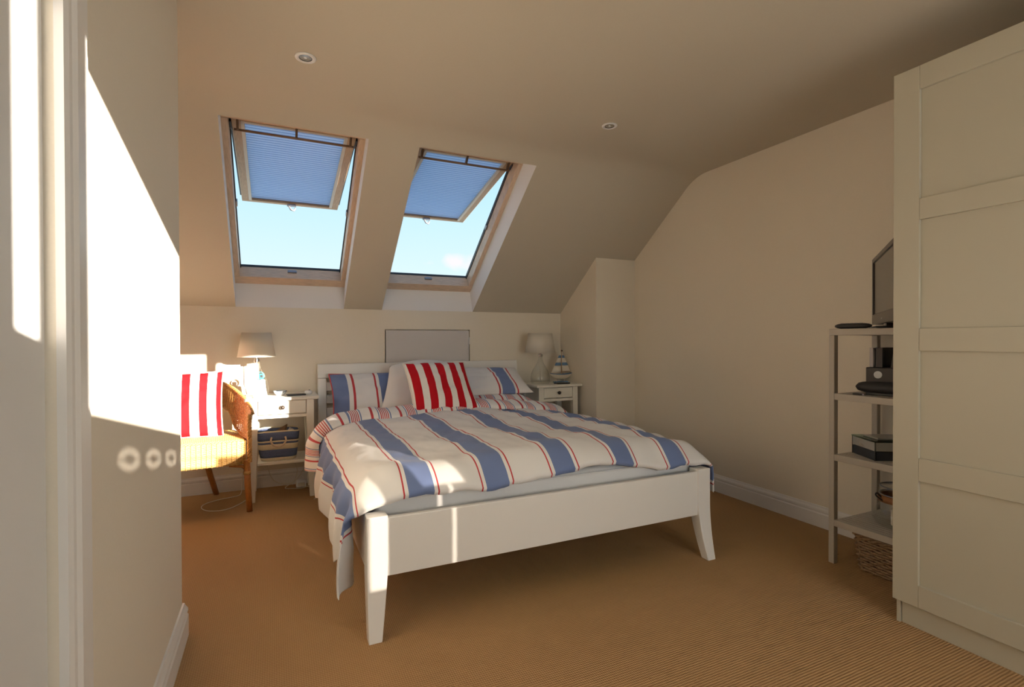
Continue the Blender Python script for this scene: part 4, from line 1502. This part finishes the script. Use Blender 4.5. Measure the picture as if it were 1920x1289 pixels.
for i, (y, th_, h_, m_, lab, cat, nm) in enumerate(((1.462, 0.016, 0.090, LAV, 'pale thin case standing on the dark dock box', 'case', 'slim_case'),
                                                    (1.428, 0.030, 0.092, BLACK, 'black upright case standing on the dark dock box', 'case', 'upright_case'),
                                                    (1.372, 0.014, 0.080, DOCKB, 'dark tilted photo frame standing on the dark dock box', 'photo frame', 'photo_frame'),
                                                    (1.340, 0.018, 0.090, LAV, 'pale white card case next to the tilted photo frame', 'case', 'card_case'))):
    t = thing(nm, lab, cat, (2.590, y, 0.911))
    ln_ = 0.012 if i == 2 else 0.0
    MB().hexa([(-0.045, -th_ / 2, 0), (0.045, -th_ / 2, 0), (0.045, th_ / 2, 0), (-0.045, th_ / 2, 0),
               (-0.045, -th_ / 2 - ln_, h_), (0.045, -th_ / 2 - ln_, h_), (0.045, th_ / 2 - ln_, h_), (-0.045, th_ / 2 - ln_, h_)]).build('case_body', m_, t, bevel=0.0015)
    MB().hexa([(-0.040, -th_ / 2 - 0.0015, 0.006), (0.040, -th_ / 2 - 0.0015, 0.006), (0.040, -th_ / 2, 0.006), (-0.040, -th_ / 2, 0.006),
               (-0.040, -th_ / 2 - 0.0015 - ln_ * 0.9, h_ * 0.92), (0.040, -th_ / 2 - 0.0015 - ln_ * 0.9, h_ * 0.92), (0.040, -th_ / 2 - ln_ * 0.9, h_ * 0.92), (-0.040, -th_ / 2 - ln_ * 0.9, h_ * 0.92)]).build('case_front', SHELFW if i == 2 else m_, t)
fl = thing('memory_stick', 'tiny flat black gadget at the front edge of the second shelf', 'gadget', (2.372, 1.418, 0.792), math.radians(-90))
MB().box(-0.020, 0.020, -0.008, 0.008, 0, 0.007).build('gadget_body', BLACK, fl, bevel=0.002)
MB().box(0.020, 0.028, -0.005, 0.005, 0.001, 0.006).build('gadget_plug', GREYMETAL, fl)

# third shelf: mirrored glass trinket box
ax = Vector((2.37 - 2.45, 1.345 - 1.49, 0)).normalized()
gb = thing('glass_box', 'mirrored glass trinket box with green-edged lid on the third shelf', 'box', (2.37, 1.345, 0.510), math.atan2(-ax.y, -ax.x))
GL_, GW = 0.165, 0.21


def gbx(x0, x1, y0, y1, z0, z1, name, m_, par=gb, bev=0.0008):
    return MB().box(x0, x1, -y1, -y0, z0, z1).build(name, m_, par, bevel=bev)


for z0, z1, m_, nm in ((0.002, 0.040, SLATE, 'dark_panel'), (0.042, 0.080, MIRRORB, 'mirror_panel')):
    gbx(0, GL_, 0, 0.003, z0, z1, nm, m_)
    gbx(0, GL_, GW - 0.003, GW, z0, z1, nm, m_)
    gbx(0, 0.003, 0.0035, GW - 0.0035, z0, z1, nm, m_)
    gbx(GL_ - 0.003, GL_, 0.0035, GW - 0.0035, z0, z1, nm, m_)
gbx(0.003, GL_ - 0.003, 0.003, GW - 0.003, 0.0, 0.004, 'box_bottom', SLATE)
lid = gbx(-0.003, GL_ + 0.003, -0.003, GW + 0.003, 0.081, 0.087, 'lid', GREENGLASS)
gbx(0.03, GL_ - 0.03, 0.03, GW - 0.03, 0.0875, 0.094, 'lid_inlay', MIRRORB, lid)
MB().tube([(GL_ / 2, -0.006 + 0.003, 0.050), (GL_ / 2 - 0.012, 0.009, 0.054), (GL_ / 2 + 0.012, 0.009, 0.060)], 0.0022, 6).build('clasp', CHROME, gb)
for x in (0.0, GL_):
    for y in (0.0, -GW):
        MB().tube([(x, y, 0.0), (x, y, 0.081)], 0.0022, 6).build('corner_strip', BLACK, gb)

# fourth shelf: clip-top jar with candle
jr = thing('glass_jar', 'round clear glass jar with cork-brown band on the bottom shelf', 'jar', (2.515, 1.318, 0.206))
MB().lathe([(0.0, 0.002), (0.070, 0.002), (0.092, 0.012), (0.104, 0.035), (0.102, 0.062), (0.088, 0.088), (0.070, 0.106), (0.066, 0.120)], n=40, cap=False).build('jar_glass', CLEAR, jr, smooth=True, solid=0.004)
MB().lathe([(0.0665, 0.112), (0.085, 0.113), (0.087, 0.124), (0.084, 0.140), (0.0665, 0.142)], n=36, cap=False).build('cork_band', CORKY, jr, smooth=True)
MB().lathe([(0.066, 0.142), (0.080, 0.148), (0.078, 0.176), (0.074, 0.180), (0.0, 0.181)], n=36, cap=False).build('lid', CLEAR, jr, smooth=True, solid=0.003)
for z in (0.145, 0.180):
    rr = 0.080 if z < 0.16 else 0.076
    MB().tube([(rr * math.cos(2 * PI * a / 32), rr * math.sin(2 * PI * a / 32), z) for a in range(33)], 0.0025, 6, caps=False).build('wire_ring', GREYMETAL, jr)
MB().tube(smooth_path([(-0.075, 0.030, 0.118), (-0.095, 0.050, 0.140), (-0.085, 0.052, 0.150), (-0.072, 0.040, 0.132)], 5), 0.0035, 6).build('clip', BLACK, jr)
cn = thing('candle', 'short white pillar candle inside the round glass jar', 'candle', (2.515, 1.318, 0.2125))
MB().lathe([(0.0, 0.0), (0.037, 0.0), (0.037, 0.068), (0.034, 0.071), (0.0, 0.067)], n=28).build('wax', WAX, cn, smooth=False)
MB().tube([(0, 0, 0.066), (0.001, 0, 0.080)], 0.0012, 5).build('wick', BLACK, cn)

# wicker basket on the floor under the unit
wb = thing('wicker_basket', 'dark brown woven willow basket on the floor under the shelf unit', 'basket', (2.515, 1.29, 0), math.radians(-4))
WBX, WBY, WBH = 0.130, 0.135, 0.150


def wb_surface(a, b_):
    pts = rrect(2 * WBX + 0.03 * b_, 2 * WBY + 0.03 * b_, 0.03, 5)
    pts.append(pts[0])
    ls = [math.dist(p_, q_) for p_, q_ in zip(pts, pts[1:])]
    t = (a % 1.0) * sum(ls)
    for (p_, q_), l_ in zip(zip(pts, pts[1:]), ls):
        if t <= l_ + 1e-9:
            f = t / max(l_, 1e-9)
            nx, ny = (q_[1] - p_[1]), -(q_[0] - p_[0])
            m_ = math.hypot(nx, ny) or 1
            return Vector((p_[0] + (q_[0] - p_[0]) * f, p_[1] + (q_[1] - p_[1]) * f, 0.004 + b_ * WBH)), Vector((nx / m_, ny / m_, 0))
        t -= l_
    return Vector((*pts[-1], b_ * WBH)), Vector((1, 0, 0))


mb = MB()
weave(mb, wb_surface, 13, 44, 0.0055, 0.0062, jitter=0.0012)
o = mb.build('woven_side', WICKERD, wb, smooth=True)
o['kind'] = 'stuff'
for i in range(22):
    MB().tube([wb_surface((2 * i + 0.5) / 44, b_)[0] for b_ in (0, 0.5, 1)], 0.0036, 4).build('stake', WICKERD, wb)
for ph in (0, PI):
    MB().tube([wb_surface(k / 120, 1.0)[0] + Vector((0, 0, 0.004)) + wb_surface(k / 120, 1.0)[1] * 0.006 * math.cos(k * 0.8 + ph) + Vector((0, 0, 0.006 * math.sin(k * 0.8 + ph))) for k in range(121)], 0.0065, 5).build('braided_rim', WICKERD, wb, smooth=True)
MB().box(-WBX + 0.006, WBX - 0.006, -WBY + 0.006, WBY - 0.006, 0.001, 0.008).build('basket_bottom', WICKERD, wb)


# ------------------------------------------------------------------ recessed ceiling lights
def downlight(loc, label):
    t = thing('ceiling_light', label, 'ceiling light', loc, group=None)
    MB().lathe([(0.026, -0.003), (0.034, -0.006), (0.041, -0.004), (0.0425, 0.0), (0.026, 0.0)], n=36, cap=False).build('bezel', WHITEPL, t, smooth=True)
    MB().lathe([(0.0268, -0.0035), (0.0268, -0.0015), (0.024, -0.001), (0.024, -0.003)], n=30, cap=False).build('inner_ring', BLACK, t)
    MB().lathe([(0.0, -0.0006), (0.012, -0.0010), (0.0242, -0.0020)], n=24, cap=False).build('reflector', BULB, t, smooth=True)
    MB().lathe([(0.0, -0.0042), (0.005, -0.0040), (0.007, -0.0016), (0.007, -0.0008), (0.0, -0.0007)], n=14).build('bulb', CERAMIC, t, smooth=True)
    return t


downlight((0.122, 2.279, ZC), 'recessed ceiling spotlight above the lamp with the turquoise watch')
downlight((1.668, 2.312, ZC), 'recessed ceiling spotlight nearest the shelf wall')

# ------------------------------------------------------------------ sets of like things
GROUPS = {'pillow': 'pillows at the head of the bed', 'cushion': 'red and white striped cushions', 'bedside_table': 'bedside tables',
          'table_lamp': 'glass bedside lamps', 'mobile_phone': 'phones on the bedside tables', 'ceiling_light': 'recessed ceiling spotlights',
          'power_cable': 'cables on the carpet by the bed head'}
for o in COL.objects:
    base = o.name.split('.')[0]
    if o.parent is None and base in GROUPS:
        o['group'] = GROUPS[base]
